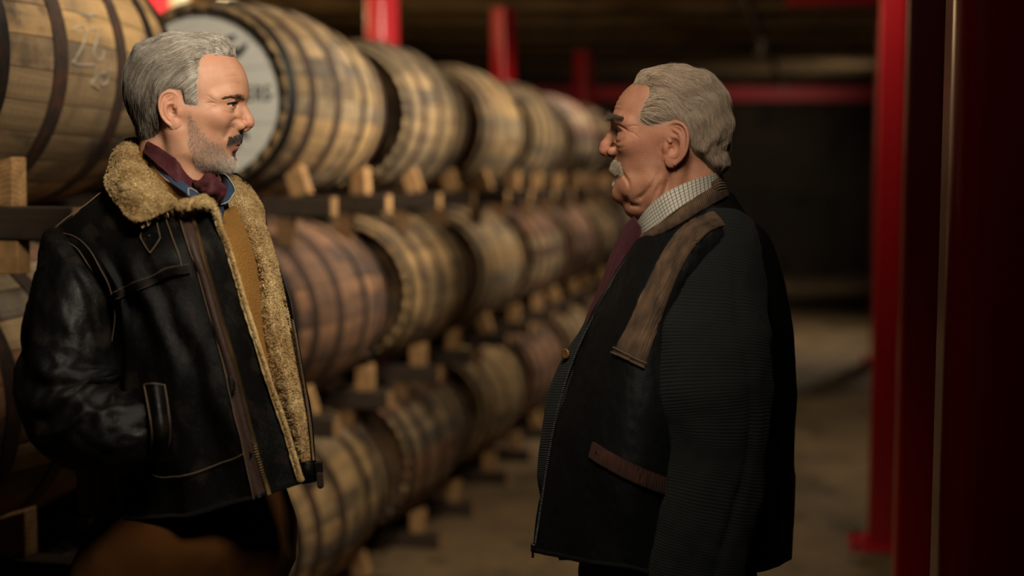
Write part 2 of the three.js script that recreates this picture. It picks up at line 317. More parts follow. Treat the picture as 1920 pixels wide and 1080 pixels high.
// ---------------------------------------------------------------- bearers, chocks and spacer posts
const bearerGeo = bevelBox(1.15, 0.066, 0.058, 0.004), endGeo = bevelBox(0.004, 0.062, 0.054, 0.0015), chockGeo = (() => { // a sawn block, slightly tapered
  const g = bevelBox(0.062, 0.1, 0.05, 0.003), p = g.attributes.position; for (let i = 0; i < p.count; i++) if (p.getX(i) < 0) p.setY(i, p.getY(i) < 0 ? p.getY(i) : p.getY(i) - 0.018); g.translate(0, 0.05, 0); const uv = g.attributes.uv; for (let i = 0; i < uv.count; i++) uv.setXY(i, uv.getX(i) * 6, uv.getY(i) * 6); g.computeVertexNormals(); return g;
})();
COLS.forEach((s, k) => [-0.27, 0.27].forEach((off, e) => {
  for (let tier = 2; tier >= 0; tier--) {
    const where = `${e ? 'far' : 'near'} end of the ${ORD[k]} ${TIER[tier]} tier cask`, p = rackPoint(s + off, k + e ? -0.21 : -0.12, BEARER[tier] - 0.033), b = thing('cask_bearer', `shade-darkened timber bearer under the ${where}`, 'beam', p.toArray(), -ANGLE, 'bearers of the cask rack');
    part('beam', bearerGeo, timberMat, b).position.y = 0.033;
    const end = part('beam_end', endGeo, paleMat, b, 'pale sawn end grain'); end.position.set(0.577, 0.033, 0);
    const q = rackPoint(s + off, k + e ? 0.255 + 0.02 * rnd() : 0.29, BEARER[tier] + 0.033), w = tag(part('wedge_chock', chockGeo, paleMat, scene), `pale wooden wedge holding the ${where}`, 'wedge', 'wedges beside the casks');
    w.position.copy(q); w.rotation.set(0, -ANGLE + rr(-0.1, 0.1), rnd() < 0.3 ? 0.3 : rr(-0.04, 0.04)); w.castShadow = true;
    if (tier) { const h = k + e ? BEARER[tier] - 0.033 - TIERS[tier - 1] - 0.244 : 0.07, z = tag(part('spacer_post', bevelBox(0.055, h, 0.045, 0.003), k + e ? postMat : paleMat, scene), `short wooden post below the bearer at the ${where}`, 'post', 'posts between the tiers'), r = rackPoint(s + off, k + e ? 0.2 : 0.3, BEARER[tier] - 0.033 - h / 2); z.position.copy(r); z.rotation.y = -ANGLE; }
  }
}));
// ---------------------------------------------------------------- red steelwork
const columnGeo = (w, h, r = 0.014) => { const s = new THREE.Shape(), a = w / 2; s.moveTo(-a + r, -a); s.lineTo(a - r, -a); s.absarc(a - r, -a + r, r, -Math.PI / 2, 0); s.lineTo(a, a - r); s.absarc(a - r, a - r, r, 0, Math.PI / 2); s.lineTo(-a + r, a); s.absarc(-a + r, a - r, r, Math.PI / 2, Math.PI); s.lineTo(-a, -a + r); s.absarc(-a + r, -a + r, r, Math.PI, 1.5 * Math.PI); const g = new THREE.ExtrudeGeometry(s, { depth: h, bevelEnabled: false, curveSegments: 8 }); g.rotateX(-Math.PI / 2); return g; };
const plateGeo = bevelBox(0.26, 0.016, 0.26, 0.003), boltGeo = new THREE.CylinderGeometry(0.014, 0.014, 0.018, 6), colH = 2.9;
const rightColGeo = columnGeo(0.108, colH), backColGeo = columnGeo(0.14, colH), nearColGeo = columnGeo(0.2, colH, 0.045);
function column(x, z, geo, label, group, turn = 0) {
  const t = thing('steel_column', label, 'column', [x, 0, z], -ANGLE - turn, group);
  part('post', geo, redMat, t); part('base_plate', plateGeo, redMat, t).position.y = 0.008;
  for (const a of [-0.1, 0.1]) for (const b of [-0.1, 0.1]) part('bolt', boltGeo, hoopMat, t).position.set(a, 0.025, b);
  return t;
}
column(0.768, -1.97, nearColGeo, 'nearest red steel column at the right edge of the picture', 'red columns along the aisle');
column(1.13, -3.53, rightColGeo, 'second red steel column from the right, with a bright left edge', 'red columns along the aisle');
column(1.566, -5.33, rightColGeo, 'third red steel column from the right, its base plate on the floor', 'red columns along the aisle');
column(3.13, -10.9, rightColGeo, 'farthest red steel column, half hidden behind the third one', 'red columns along the aisle');
[[-0.75, -7.5, 'red upright rising behind the third top tier cask'], [-0.07, -10.3, 'red upright behind the casks, middle one of three'], [0.757, -13.75, 'red upright behind the casks, rightmost of three'], [-1.73, -6.2, 'red upright glimpsed in the gap left of the white headed cask']].forEach(([x, z, l]) => column(x, z, backColGeo, l, 'red uprights behind the casks', 0.5));
const beamI = (len) => { const a = bevelBox(len, 0.016, 0.14, 0.003), b = bevelBox(len, 0.18, 0.012, 0.002), c = a.clone(); a.translate(0, 0.098, 0); c.translate(0, -0.098, 0); return mergeGeometries([a, b, c]); };
const crossGeo = beamI(13.9), shortGeo = beamI(4.9);
[[-9.7, 'red steel cross beam high above the aisle, second from the back'], [-19.6, 'bright red steel beam low across the far end of the hall']].forEach(([z, l], i) => { const m = tag(part('steel_beam', i ? crossGeo : shortGeo, dullRedMat, scene), l, 'beam', 'red cross beams'); m.position.set(i ? 0 : 4.5, i === 1 ? 2.85 : 2.95, z); });
const joistGeo = bevelBox(13.9, 0.2, 0.07, 0.004);
for (let z = -3.6, n = 0; z > -19.5; z -= 1.15, n++) if (![-9.7, -19.6].some((q) => Math.abs(q - z) < 0.25)) { const m = tag(part('ceiling_joist', joistGeo, boardMat, scene), `timber joist under the ceiling, ${n < 10 ? ORD[n] : ['eleventh', 'twelfth', 'thirteenth', 'fourteenth', 'fifteenth'][n - 10]} from the camera`, 'joist', 'timber ceiling joists'); m.position.set(0, 3.16, z); }
// pipe under the joists with one drop
{
  const a = V(0.2, 2.8, -3.6), d = DIR, t = thing('sprinkler_pipe', 'thin grey pipe running along the ceiling towards the far end', 'pipe', [1.6, 2.79, -8.9], -ANGLE);
  const g = new THREE.CylinderGeometry(0.03, 0.03, 14, 14); g.rotateX(Math.PI / 2); part('tube', g, std({ color: 0x6a6457, roughness: 0.6, metalness: 0.3, name: 'grey_pipe' }), t).position.z = -2;
  const h = new THREE.LatheGeometry([[0, -0.16], [0.05, -0.15], [0.05, -0.13], [0.02, -0.1], [0.02, 0]].map(([x, y]) => new THREE.Vector2(x, y)), 14); part('sprinkler_head', h, std({ color: 0x8a8474, roughness: 0.5, metalness: 0.4 }), t).position.z = -2.5;
}

// ---------------------------------------------------------------- lamps
const hoodMat = std({ color: 0x1c1a18, roughness: 0.6, metalness: 0.4, name: 'lamp_hood' });
const hoodShape = (r) => new THREE.LatheGeometry([[0.02, -0.16], [0.035, -0.16], [0.05, -0.1], [r * 0.9, -0.05], [r + 0.02, 0.03], [r + 0.016, 0.032], [r * 0.86, -0.042], [0.02, -0.09]].map(([x, y]) => new THREE.Vector2(x, y)), 32);
LAMPS.forEach(([x, y, z, ax, ay, az, deg, soft, power, r], i) => {
  const t = thing('unseen_lamp', `unseen round hooded spot lamp, ${ORD[i]} along the aisle`, 'lamp', [x, y, z], 0, 'hooded lamps along the aisle');
  t.lookAt(ax, ay, az);
  const hg = hoodShape(r); hg.rotateX(Math.PI / 2); part('hood', hg, hoodMat, t);
  const fg = new THREE.CylinderGeometry(r * 0.85, r * 0.85, 0.006, 32); fg.rotateX(Math.PI / 2); fg.translate(0, 0, -0.045);
  part('lamp_face', fg, std({ color: 0x222222, emissive: LAMP_COLOR, emissiveIntensity: 1.5, name: 'lamp_glow' }), t);
  const rod = new THREE.CylinderGeometry(0.012, 0.012, 3.3 - y, 10); const q = part('stem', rod, hoodMat, t), up = V(0, 1, 0).applyQuaternion(t.quaternion.clone().invert()); q.quaternion.setFromUnitVectors(V(0, 1, 0), up); q.position.copy(up.multiplyScalar((3.3 - y) / 2)).add(V(0, 0, -0.1));
  const l = new THREE.SpotLight(LAMP_COLOR, power, 0, deg * Math.PI / 180, soft, 2); l.name = 'unseen_lamp_light'; l.castShadow = true; l.shadow.radius = r * 50; l.position.set(0, 0, 0.02); t.add(l); l.target.position.set(0, 0, 1); t.add(l.target);
});
// two bare bulbs on an ochre beam far behind the casks
{
  const b = tag(part('ceiling_beam', bevelBox(0.18, 0.3, 4.2, 0.004), std({ color: 0x8a6420, roughness: 0.7, map: repeat(grainTex, 1, 1), name: 'ochre_painted_timber' }), scene), 'ochre painted beam high behind the upper left cask', 'beam'), p = seen(282, 10, 8.4); b.position.copy(p); b.rotation.y = -ANGLE;
  [[338, 6, 8.2, 'left one of two glowing bulbs above the white headed cask'], [421, 11, 9.6, 'right one of two glowing bulbs above the white headed cask']].forEach(([x, y, d, label]) => {
    const q = seen(x, y, d), t = thing('bulb_lamp', label, 'lamp', q.toArray(), 0, 'bulbs behind the casks');
    part('bulb', new THREE.SphereGeometry(0.06, 20, 14), std({ color: 0x332a1c, emissive: 0xffdca0, emissiveIntensity: 1.1, name: 'bulb_glow' }), t);
    const cap = part('lamp_cap', new THREE.CylinderGeometry(0.05, 0.07, 0.06, 18), hoodMat, t); cap.position.y = 0.08;
    const l = new THREE.PointLight(0xffdca0, 4); l.name = 'bulb_light'; l.shadow.radius = 2; t.add(l);
  });
}

// ---------------------------------------------------------------- sculpting: a distance field in centimetres and its mesher
const hyp = (a, b, c) => Math.sqrt(a * a + b * b + c * c);
const smin = (a, b, k) => { const h = Math.max(k - Math.abs(a - b), 0) / k; return Math.min(a, b) - h * h * k * 0.25; };
class Field {
  constructor(mirror = true) { this.ops = []; this.mirror = mirror; }
  op(kind, f, k, c, R) { this.ops.push({ kind, f, k, cx: c[0], cy: c[1], cz: c[2], R }); return this; }
  ell(c, r, k = 1, kind = 0, rot) { // ellipsoid, optionally turned by [rx, ry, rz]
    const [a, b, q] = r, m = Math.min(a, b, q); let M = null;
    if (rot) M = new THREE.Matrix4().makeRotationFromEuler(new THREE.Euler(...rot)).transpose().elements;
    return this.op(kind, (x, y, z) => {
      x -= c[0]; y -= c[1]; z -= c[2];
      if (M) { const X = M[0] * x + M[4] * y + M[8] * z, Y = M[1] * x + M[5] * y + M[9] * z, Z = M[2] * x + M[6] * y + M[10] * z; x = X; y = Y; z = Z; }
      const k0 = hyp(x / a, y / b, z / q), k1 = hyp(x / (a * a), y / (b * b), z / (q * q));
      return k1 < 1e-9 ? -m : k0 * (k0 - 1) / k1;
    }, k, c, Math.max(a, b, q));
  }
  sph(c, r, k = 1, kind = 0) { return this.op(kind, (x, y, z) => hyp(x - c[0], y - c[1], z - c[2]) - r, k, c, r); }
  cap(a, b, r0, r1 = r0, k = 1, kind = 0) { // tapered capsule
    const dx = b[0] - a[0], dy = b[1] - a[1], dz = b[2] - a[2], L = dx * dx + dy * dy + dz * dz;
    return this.op(kind, (x, y, z) => { const px = x - a[0], py = y - a[1], pz = z - a[2], t = clamp((px * dx + py * dy + pz * dz) / L, 0, 1); return hyp(px - dx * t, py - dy * t, pz - dz * t) - (r0 + (r1 - r0) * t); }, k, [(a[0] + b[0]) / 2, (a[1] + b[1]) / 2, (a[2] + b[2]) / 2], Math.sqrt(L) / 2 + Math.max(r0, r1));
  }
  line(pts, r, k = 0.3, kind = 0, taper = 1) { // a tapered rod along points
    const xs = [0, 1, 2].map((j) => pts.map((p) => p[j])), c = xs.map((a) => (Math.min(...a) + Math.max(...a)) / 2), n = pts.length, R = Math.max(...pts.map((p) => hyp(p[0] - c[0], p[1] - c[1], p[2] - c[2]))) + r * Math.max(1, taper);
    return this.op(kind, (x, y, z) => {
      let best = 1e9;
      for (let i = 1; i < n; i++) {
        const a = pts[i - 1], b = pts[i], dx = b[0] - a[0], dy = b[1] - a[1], dz = b[2] - a[2], px = x - a[0], py = y - a[1], pz = z - a[2], t = clamp((px * dx + py * dy + pz * dz) / (dx * dx + dy * dy + dz * dz), 0, 1);
        const q = hyp(px - dx * t, py - dy * t, pz - dz * t) - r * (1 + (taper - 1) * (i - 1 + t) / (n - 1)); if (q < best) best = q;
      }
      return best;
    }, k, c, R);
  }
  bump(c, r, amount) { const [a, b, q] = r; return this.op(2, (x, y, z) => amount * Math.exp(-(((x - c[0]) / a) ** 2 + ((y - c[1]) / b) ** 2 + ((z - c[2]) / q) ** 2)), 0, c, 2.3 * Math.max(a, b, q)); }
  crease(line, depth, w, zr = 2) { // a soft furrow along a line laid on the side of the surface, or a ridge if depth is negative
    const pts = []; const n0 = (line.length - 1) * 3;
    { const c = new THREE.CatmullRomCurve3(line.map((q) => new THREE.Vector3(q[0], q[1], 0)), false, 'centripetal'); for (let i = 0; i <= n0; i++) { const q = c.getPoint(i / n0); let z = 0; for (let t = 11; t > 0; t -= 0.1) if (this.d(q.x, q.y, t) < 0) { z = t; break; } pts.push([q.x, q.y, z]); } }
    const xs = pts.map((p) => p[0]), ys = pts.map((p) => p[1]), zs = pts.map((p) => p[2]), c = [(Math.min(...xs) + Math.max(...xs)) / 2, (Math.min(...ys) + Math.max(...ys)) / 2, (Math.min(...zs) + Math.max(...zs)) / 2];
    const R = Math.max(...pts.map((p) => hyp(p[0] - c[0], p[1] - c[1], p[2] - c[2]))) + Math.max(2.5 * w, zr), n = pts.length;
    return this.op(2, (x, y, z) => {
      let best = 1e9, at = 0;
      for (let i = 1; i < n; i++) {
        const a = pts[i - 1], b = pts[i], dx = b[0] - a[0], dy = b[1] - a[1], dz = b[2] - a[2], t = clamp(((x - a[0]) * dx + (y - a[1]) * dy + (z - a[2]) * dz) / (dx * dx + dy * dy + dz * dz), 0, 1), q = (x - a[0] - dx * t) ** 2 + (y - a[1] - dy * t) ** 2 + ((z - a[2] - dz * t) * 0.3) ** 2;
        if (q < best) { best = q; at = (i - 1 + t) / (n - 1); }
      }
      return -depth * Math.exp(-best / (w * w)) * Math.min(1, 4 * at, 4 * (1 - at) + 0.15);
    }, 0, c, R);
  }
  d(x, y, z) {
    if (this.mirror) z = Math.abs(z);
    let d = 1e3;
    for (const o of this.ops) {
      const lb = hyp(x - o.cx, y - o.cy, z - o.cz) - o.R;
      if (o.kind === 0) { if (lb < d + o.k) d = smin(d, o.f(x, y, z), o.k); } else if (o.kind === 1) { if (lb < o.k - d) d = -smin(-d, o.f(x, y, z), o.k); } else if (lb < 0 && Math.abs(d) < 2.5) d -= o.f(x, y, z);
    }
    return d;
  }
}
// naive surface nets over a box; far blocks are skipped; vertices are then pulled onto the surface
function mesher(f, lo, hi, h, refine = 2) {
  const B = 6, nx = Math.ceil((hi[0] - lo[0]) / h / B) * B, ny = Math.ceil((hi[1] - lo[1]) / h / B) * B, nz = Math.ceil((hi[2] - lo[2]) / h / B) * B, X = nx + 1, Y = ny + 1, Z = nz + 1;
  const val = new Float32Array(X * Y * Z).fill(NaN), id = (i, j, k) => (k * Y + j) * X + i, act = [];
  const half = B * h * 0.5, reach = half * 1.7321 * 1.6 + h;
  for (let k = 0; k < nz; k += B) for (let j = 0; j < ny; j += B) for (let i = 0; i < nx; i += B) {
    if (Math.abs(f(lo[0] + i * h + half, lo[1] + j * h + half, lo[2] + k * h + half)) > reach) continue;
    act.push([i, j, k]);
    for (let c = k; c <= k + B; c++) for (let b = j; b <= j + B; b++) for (let a = i; a <= i + B; a++) { const q = id(a, b, c); if (val[q] !== val[q]) val[q] = f(lo[0] + a * h, lo[1] + b * h, lo[2] + c * h); }
  }
  const vert = new Map(), P = [], E = [[0, 1], [2, 3], [4, 5], [6, 7], [0, 2], [1, 3], [4, 6], [5, 7], [0, 4], [1, 5], [2, 6], [3, 7]], v = new Float32Array(8);
  for (const [i0, j0, k0] of act) for (let k = k0; k < k0 + B; k++) for (let j = j0; j < j0 + B; j++) for (let i = i0; i < i0 + B; i++) {
    let m = 0;
    for (let c = 0; c < 8; c++) { v[c] = val[id(i + (c & 1), j + ((c >> 1) & 1), k + (c >> 2))]; if (v[c] < 0) m |= 1 << c; }
    if (m === 0 || m === 255) continue;
    let x = 0, y = 0, z = 0, n = 0;
    for (const [a, b] of E) if ((v[a] < 0) !== (v[b] < 0)) { const t = v[a] / (v[a] - v[b]); x += (a & 1) + ((b & 1) - (a & 1)) * t; y += ((a >> 1) & 1) + (((b >> 1) & 1) - ((a >> 1) & 1)) * t; z += (a >> 2) + ((b >> 2) - (a >> 2)) * t; n++; }
    vert.set(id(i, j, k), P.length / 3); P.push(lo[0] + (i + x / n) * h, lo[1] + (j + y / n) * h, lo[2] + (k + z / n) * h);
  }
  const idx = [], g = (i, j, k) => vert.get(id(i, j, k));
  const face = (a, b, c, d, flip) => { if (a === undefined || b === undefined || c === undefined || d === undefined) return; if (flip) idx.push(a, c, b, a, d, c); else idx.push(a, b, c, a, c, d); };
  for (const [i0, j0, k0] of act) for (let k = k0; k < k0 + B; k++) for (let j = j0; j < j0 + B; j++) for (let i = i0; i < i0 + B; i++) {
    const a = val[id(i, j, k)] < 0;
    if (j > 0 && k > 0 && a !== val[id(i + 1, j, k)] < 0) face(g(i, j - 1, k - 1), g(i, j, k - 1), g(i, j, k), g(i, j - 1, k), !a);
    if (i > 0 && k > 0 && a !== val[id(i, j + 1, k)] < 0) face(g(i - 1, j, k - 1), g(i - 1, j, k), g(i, j, k), g(i, j, k - 1), !a);
    if (i > 0 && j > 0 && a !== val[id(i, j, k + 1)] < 0) face(g(i - 1, j - 1, k), g(i, j - 1, k), g(i, j, k), g(i - 1, j, k), !a);
  }
  const N = new Float32Array(P.length), e = h * 0.35;
  for (let q = 0; q < P.length; q += 3) {
    let x = P[q], y = P[q + 1], z = P[q + 2], gx, gy, gz, l;
    for (let it = 0; it <= refine; it++) {
      gx = (f(x + e, y, z) - f(x - e, y, z)) / (2 * e); gy = (f(x, y + e, z) - f(x, y - e, z)) / (2 * e); gz = (f(x, y, z + e) - f(x, y, z - e)) / (2 * e); l = hyp(gx, gy, gz) || 1;
      if (it === refine) break;
      const s = clamp(f(x, y, z) / Math.max(l, 0.5), -h * 0.6, h * 0.6) * 0.9 / l; x -= gx * s; y -= gy * s; z -= gz * s;
    }
    P[q] = x; P[q + 1] = y; P[q + 2] = z; N[q] = gx / l; N[q + 1] = gy / l; N[q + 2] = gz / l;
  }
  const geo = new THREE.BufferGeometry();
  geo.setAttribute('position', new THREE.BufferAttribute(new Float32Array(P), 3)); geo.setAttribute('normal', new THREE.BufferAttribute(N, 3)); geo.setIndex(new THREE.BufferAttribute(new Uint32Array(idx), 1));
  return geo;
}

// the same field read from a grid that fills itself where it is asked
function gridded(f, h) {
  const m = new Map(), at = (i, j, k) => { const q = (i + 512) + (j + 512) * 1024 + (k + 512) * 1048576; let v = m.get(q); if (v === undefined) m.set(q, v = f(i * h, j * h, k * h)); return v; };
  return (x, y, z) => {
    x /= h; y /= h; z /= h; const i = Math.floor(x), j = Math.floor(y), k = Math.floor(z), u = x - i, v = y - j, w = z - k;
    const a = lerp(lerp(at(i, j, k), at(i + 1, j, k), u), lerp(at(i, j + 1, k), at(i + 1, j + 1, k), u), v), b = lerp(lerp(at(i, j, k + 1), at(i + 1, j, k + 1), u), lerp(at(i, j + 1, k + 1), at(i + 1, j + 1, k + 1), u), v);
    return lerp(a, b, w);
  };
}

// ---------------------------------------------------------------- heads (centimetres: x forwards, y up, z to either side; origin between the ear canals)
const fine = (pts, n) => { const c = new THREE.CatmullRomCurve3(pts.map((q) => V(...q)), false, 'centripetal'); return c.getPoints(n).map((v) => [v.x, v.y, v.z]); };
function addEar(F, cx, cy, s, z0) {
  const zf = (x) => z0 + 0.3 * (0.9 - x) * s, q = (x, y, dz = 0) => [cx + x * s, cy + y * s, zf(x) + dz];
  F.ell(q(-0.75, 0.2, -0.05), [1.75 * s, 2.85 * s, 0.34], 0.7, 0, [0, 0.3, 0.1]);
  F.ell(q(0.05, -2.45, -0.02), [0.85 * s, 0.85 * s, 0.4], 0.5);
  F.ell(q(-0.25, -0.35, 0.42), [0.95 * s, 1.2 * s, 0.62], 0.35, 1);
  F.ell(q(-0.5, 1.85, 0.42), [0.75 * s, 0.55 * s, 0.3], 0.3, 1);
  F.line(fine([[0.25, 0.45], [0.8, 1.2], [0.8, 2.3], [0.15, 3.0], [-0.85, 3.15], [-1.75, 2.65], [-2.25, 1.5], [-2.25, 0.1], [-1.9, -1.2], [-1.3, -2.1], [-0.5, -2.8]].map(([x, y]) => q(x, y, 0.2)), 26), 0.29 * s, 0.16, 0, 0.85);
  F.line(fine([[-0.35, 2.1], [-1.1, 1.5], [-1.4, 0.4], [-1.2, -0.8], [-0.6, -1.65], [0.15, -1.75]].map(([x, y]) => q(x, y, 0.1)), 16), 0.25 * s, 0.22);
  F.ell(q(0.95, -0.4, 0.1), [0.4 * s, 0.6 * s, 0.38], 0.6);
  F.sph(q(0.05, -0.55, 0.12), 0.34 * s, 0.25, 1);
}
function faceBase(F, o) { // E eye height, N nasion; measures are relative to these
  const { E, N } = o, p = (x, y, z = 0) => [x + N - 9.9, y + E, z];
  F.ell(o.skull[0], o.skull[1], 1.5);
  F.ell(o.front[0], o.front[1], 2.2);
  F.ell(p(4.4, -3.2), [5.0, 6.4, 5.5], 2);
  F.ell(p(5.5 + o.lipx, -5.4), [3.75, 3.3, 3.5], 1.4);
  F.ell(p(6.6, -2.3, 3.9), [1.9, 1.7, 1.8], 1.6);
  F.cap(p(6.3, -1.7, 4.8), p(1.2, -1.2, 6.1), 0.8, 0.7, 2.4);
  F.ell(p(2.6, -3.4), [4.9, 4.6, 6.25], 1.8);
  F.line([p(0.6, -4.6, 5.7), p(1.5, -7.4, 5.1), p(4.7 + o.chin * 0.5, -9.0, 3.4), p(7.1 + o.chin, -9.4, 1.3)], 1.15, 1.7);
  F.ell(p(3.2, -6.0), [4.2, 4.2, 5.7], 1.6);
  F.ell(p(4.0, -8.4), [3.8, 1.8, 3.8], 1.2);
  F.ell(p(7.2 + o.chin, -9.15), [1.45, 1.4, 1.7], 1.0);
  // neck
  F.cap([-2.2, -1, 0], [-3.6, -19, 0], 4.9, 5.8, 2); F.cap([0.2, E - 7.5, 0], [-1.6, -19, 0], 3.9, 4.8, 2.2);
  F.line([[-1.2, -1.5, 5.9], [-0.6, -7, 4.9], [1.2, -16, 2.0]], 1.0, 1.6);
  // brows and sockets
  F.line([p(9.2, 1.45, 0.5), p(9.15, 1.55, 2.2), p(8.3, 1.6, 4.0), p(6.7, 1.0, 5.4)], 0.75, 1.3);
  F.ell(p(9.9, -0.15, 2.9), [1.35, 0.95, 1.5], 1.2, 1);
  F.line([p(9.0, 0.85, 1.9), p(8.85, 1.0, 3.0), p(8.0, 0.7, 4.3), p(7.0, 0.1, 5.0)], 0.3 + o.hood, 0.5);
  // nose
  const n = o.nose;
  for (let i = 1; i < n.length; i++) F.cap(p(n[i - 1][0], n[i - 1][1]), p(n[i][0], n[i][1]), n[i - 1][2], n[i][2], 0.7);
  F.cap(p(8.7, -0.2, 0.75), p(9.0, -3.0, 1.25), 0.6, 0.62, 0.9);
  F.ell(p(9.35 + o.ala, -3.35, 1.28), [0.85, 0.72, 0.62], 0.5);
  F.cap(p(10.2 + o.ala, -3.75), p(9.3 + o.ala * 0.5, -4.05), 0.42, 0.4, 0.4);
  F.ell(p(9.85 + o.ala, -4.05, 0.66), [0.62, 0.42, 0.3], 0.18, 1);
  F.crease([p(9.9 + o.ala, -2.6, 1.25), p(9.0 + o.ala, -2.35, 1.75), p(8.5 + o.ala, -3.1, 2.0), p(8.6 + o.ala, -3.95, 1.8)], 0.2, 0.28);
  // lips
  const m = o.mouth;
  F.line([p(m.x, -5.62 + m.y), p(m.x - 0.2, -5.66 + m.y, 1.1), p(m.x - 1.0, -6.02 + m.y, 2.5)], 0.42, 0.4, 0, 0.6);
  F.line([p(m.x - m.recess, -6.6 + m.y - m.open), p(m.x - 0.2 - m.recess, -6.56 + m.y - m.open, 1.1), p(m.x - 1.05 - m.recess * 0.3, -6.15 + m.y, 2.4)], 0.5, 0.4, 0, 0.6);
  F.line([p(m.x + 0.5, -6.1 + m.y - m.open * 0.5), p(m.x, -6.1 + m.y - m.open * 0.5, 1.3), p(m.x - 0.85, -6.12 + m.y, 2.75)], 0.12 + m.open * 0.32, 0.12, 1, 0.5);
  F.ell(p(m.x + 0.35, -7.7 + m.y), [0.9, 0.4, 1.6], 0.7, 1);
}
// eyelids round an eyeball at c (its radius r) looking forwards
function addLids(F, c, r, up, low, turn) {
  const R = r + 0.15, ct = Math.cos(turn), st = Math.sin(turn);
  const look = (x, y, z) => {
    const dx0 = x - c[0], dy = y - c[1], dz0 = z - c[2], l = hyp(dx0, dy, dz0), dx = dx0 * ct + dz0 * st, dz = -dx0 * st + dz0 * ct;
    const az = Math.atan2(dz, dx) / 1.2, el = Math.asin(clamp(dy / (l || 1), -1, 1)), w = 1 - az * az;
    const a = up * Math.sign(w) * Math.pow(Math.abs(w), 0.7) - 0.02 - 0.05 * az, b = -low * Math.sign(w) * Math.pow(Math.abs(w), 0.8) - 0.02 - 0.05 * az;
    return [l, dx > -0.4 ? Math.min(a - el, el - b) * l : -1];
  };
  F.op(0, (x, y, z) => { const [l, open] = look(x, y, z); return Math.max(l - R, open, R - 0.5 - l); }, 0.4, c, R);
  F.op(1, (x, y, z) => { const [l, open] = look(x, y, z); return Math.max(-open, l - R - 0.9, r - 0.12 - l); }, 0.1, c, R + 0.9);
}
// lashes along the upper lid
function lashes(c, r, up, turn, out) {
  return [1, -1].map((side) => { const S = new Strands(3); for (let i = 0; i < 70; i++) {
    const t = -0.8 + 1.75 * i / 69, az = t * 1.2, el = up * Math.pow(Math.max(0, 1 - t * t), 0.7) - 0.02 - 0.05 * t, a = az + turn, R = r + 0.16, d = V(Math.cos(el) * Math.cos(a), Math.sin(el), Math.cos(el) * Math.sin(a)), p = V(c[0], c[1], c[2]).addScaledVector(d, R - 0.05), L = rr(0.35, 0.6), pts = [];
    for (let k = 0; k <= 4; k++) { const f = k / 4; pts.push(V(p.x + d.x * L * f, p.y - 0.05 * f + 0.22 * f * f * L * 2 - 0.1 * Math.sin(f * 3), (p.z + d.z * L * f) * 1)); }
    pts.forEach((q) => { q.z *= side; }); S.add(pts, 0.03, 0.012, out);
  } return S.build(); });
}
const eyeGeo = (gaze, iris) => {
  const g = new THREE.SphereGeometry(1.2, 56, 40), p = g.attributes.position, col = new Float32Array(p.count * 3), v = V();
  for (let i = 0; i < p.count; i++) {
    v.fromBufferAttribute(p, i); const a = v.clone().normalize().angleTo(gaze), k = sstep(0.5, 0.28, a) * 0.09; v.multiplyScalar(1 + k); p.setXYZ(i, v.x, v.y, v.z);
    const c = a < 0.17 ? [0.004, 0.004, 0.004] : a < 0.44 ? iris : a < 0.5 ? iris.map((q) => q * 0.4) : [0.62, 0.55, 0.49].map((q, j) => q * (1 - (j ? 0.12 * j : 0) * sstep(0.8, 1.3, a)));
    col.set(c, i * 3);
  }
  g.setAttribute('color', new THREE.BufferAttribute(col, 3)); g.computeVertexNormals(); return g;
};
// colours a mesh vertex by vertex
function paint(geo, f) { const p = geo.attributes.position, n = geo.attributes.normal, c = new Float32Array(p.count * 3); for (let i = 0; i < p.count; i++) c.set(f(p.getX(i), p.getY(i), Math.abs(p.getZ(i)), n.getX(i), n.getY(i), n.getZ(i), p.getZ(i)), i * 3); geo.setAttribute('color', new THREE.BufferAttribute(c, 3)); return geo; }
function sideUV(geo, s = 0.01) { const p = geo.attributes.position, n = geo.attributes.normal, u = new Float32Array(p.count * 2); for (let i = 0; i < p.count; i++) { u[i * 2] = p.getX(i) - Math.abs(p.getZ(i)); u[i * 2 + 1] = p.getY(i); } geo.setAttribute('uv', new THREE.BufferAttribute(u, 2)); return geo; }
const mix3 = (a, b, t) => [a[0] + (b[0] - a[0]) * t, a[1] + (b[1] - a[1]) * t, a[2] + (b[2] - a[2]) * t];
const gauss = (x, y, z, c, r) => Math.exp(-(((x - c[0]) / r[0]) ** 2 + ((y - c[1]) / r[1]) ** 2 + ((z - c[2]) / r[2]) ** 2));

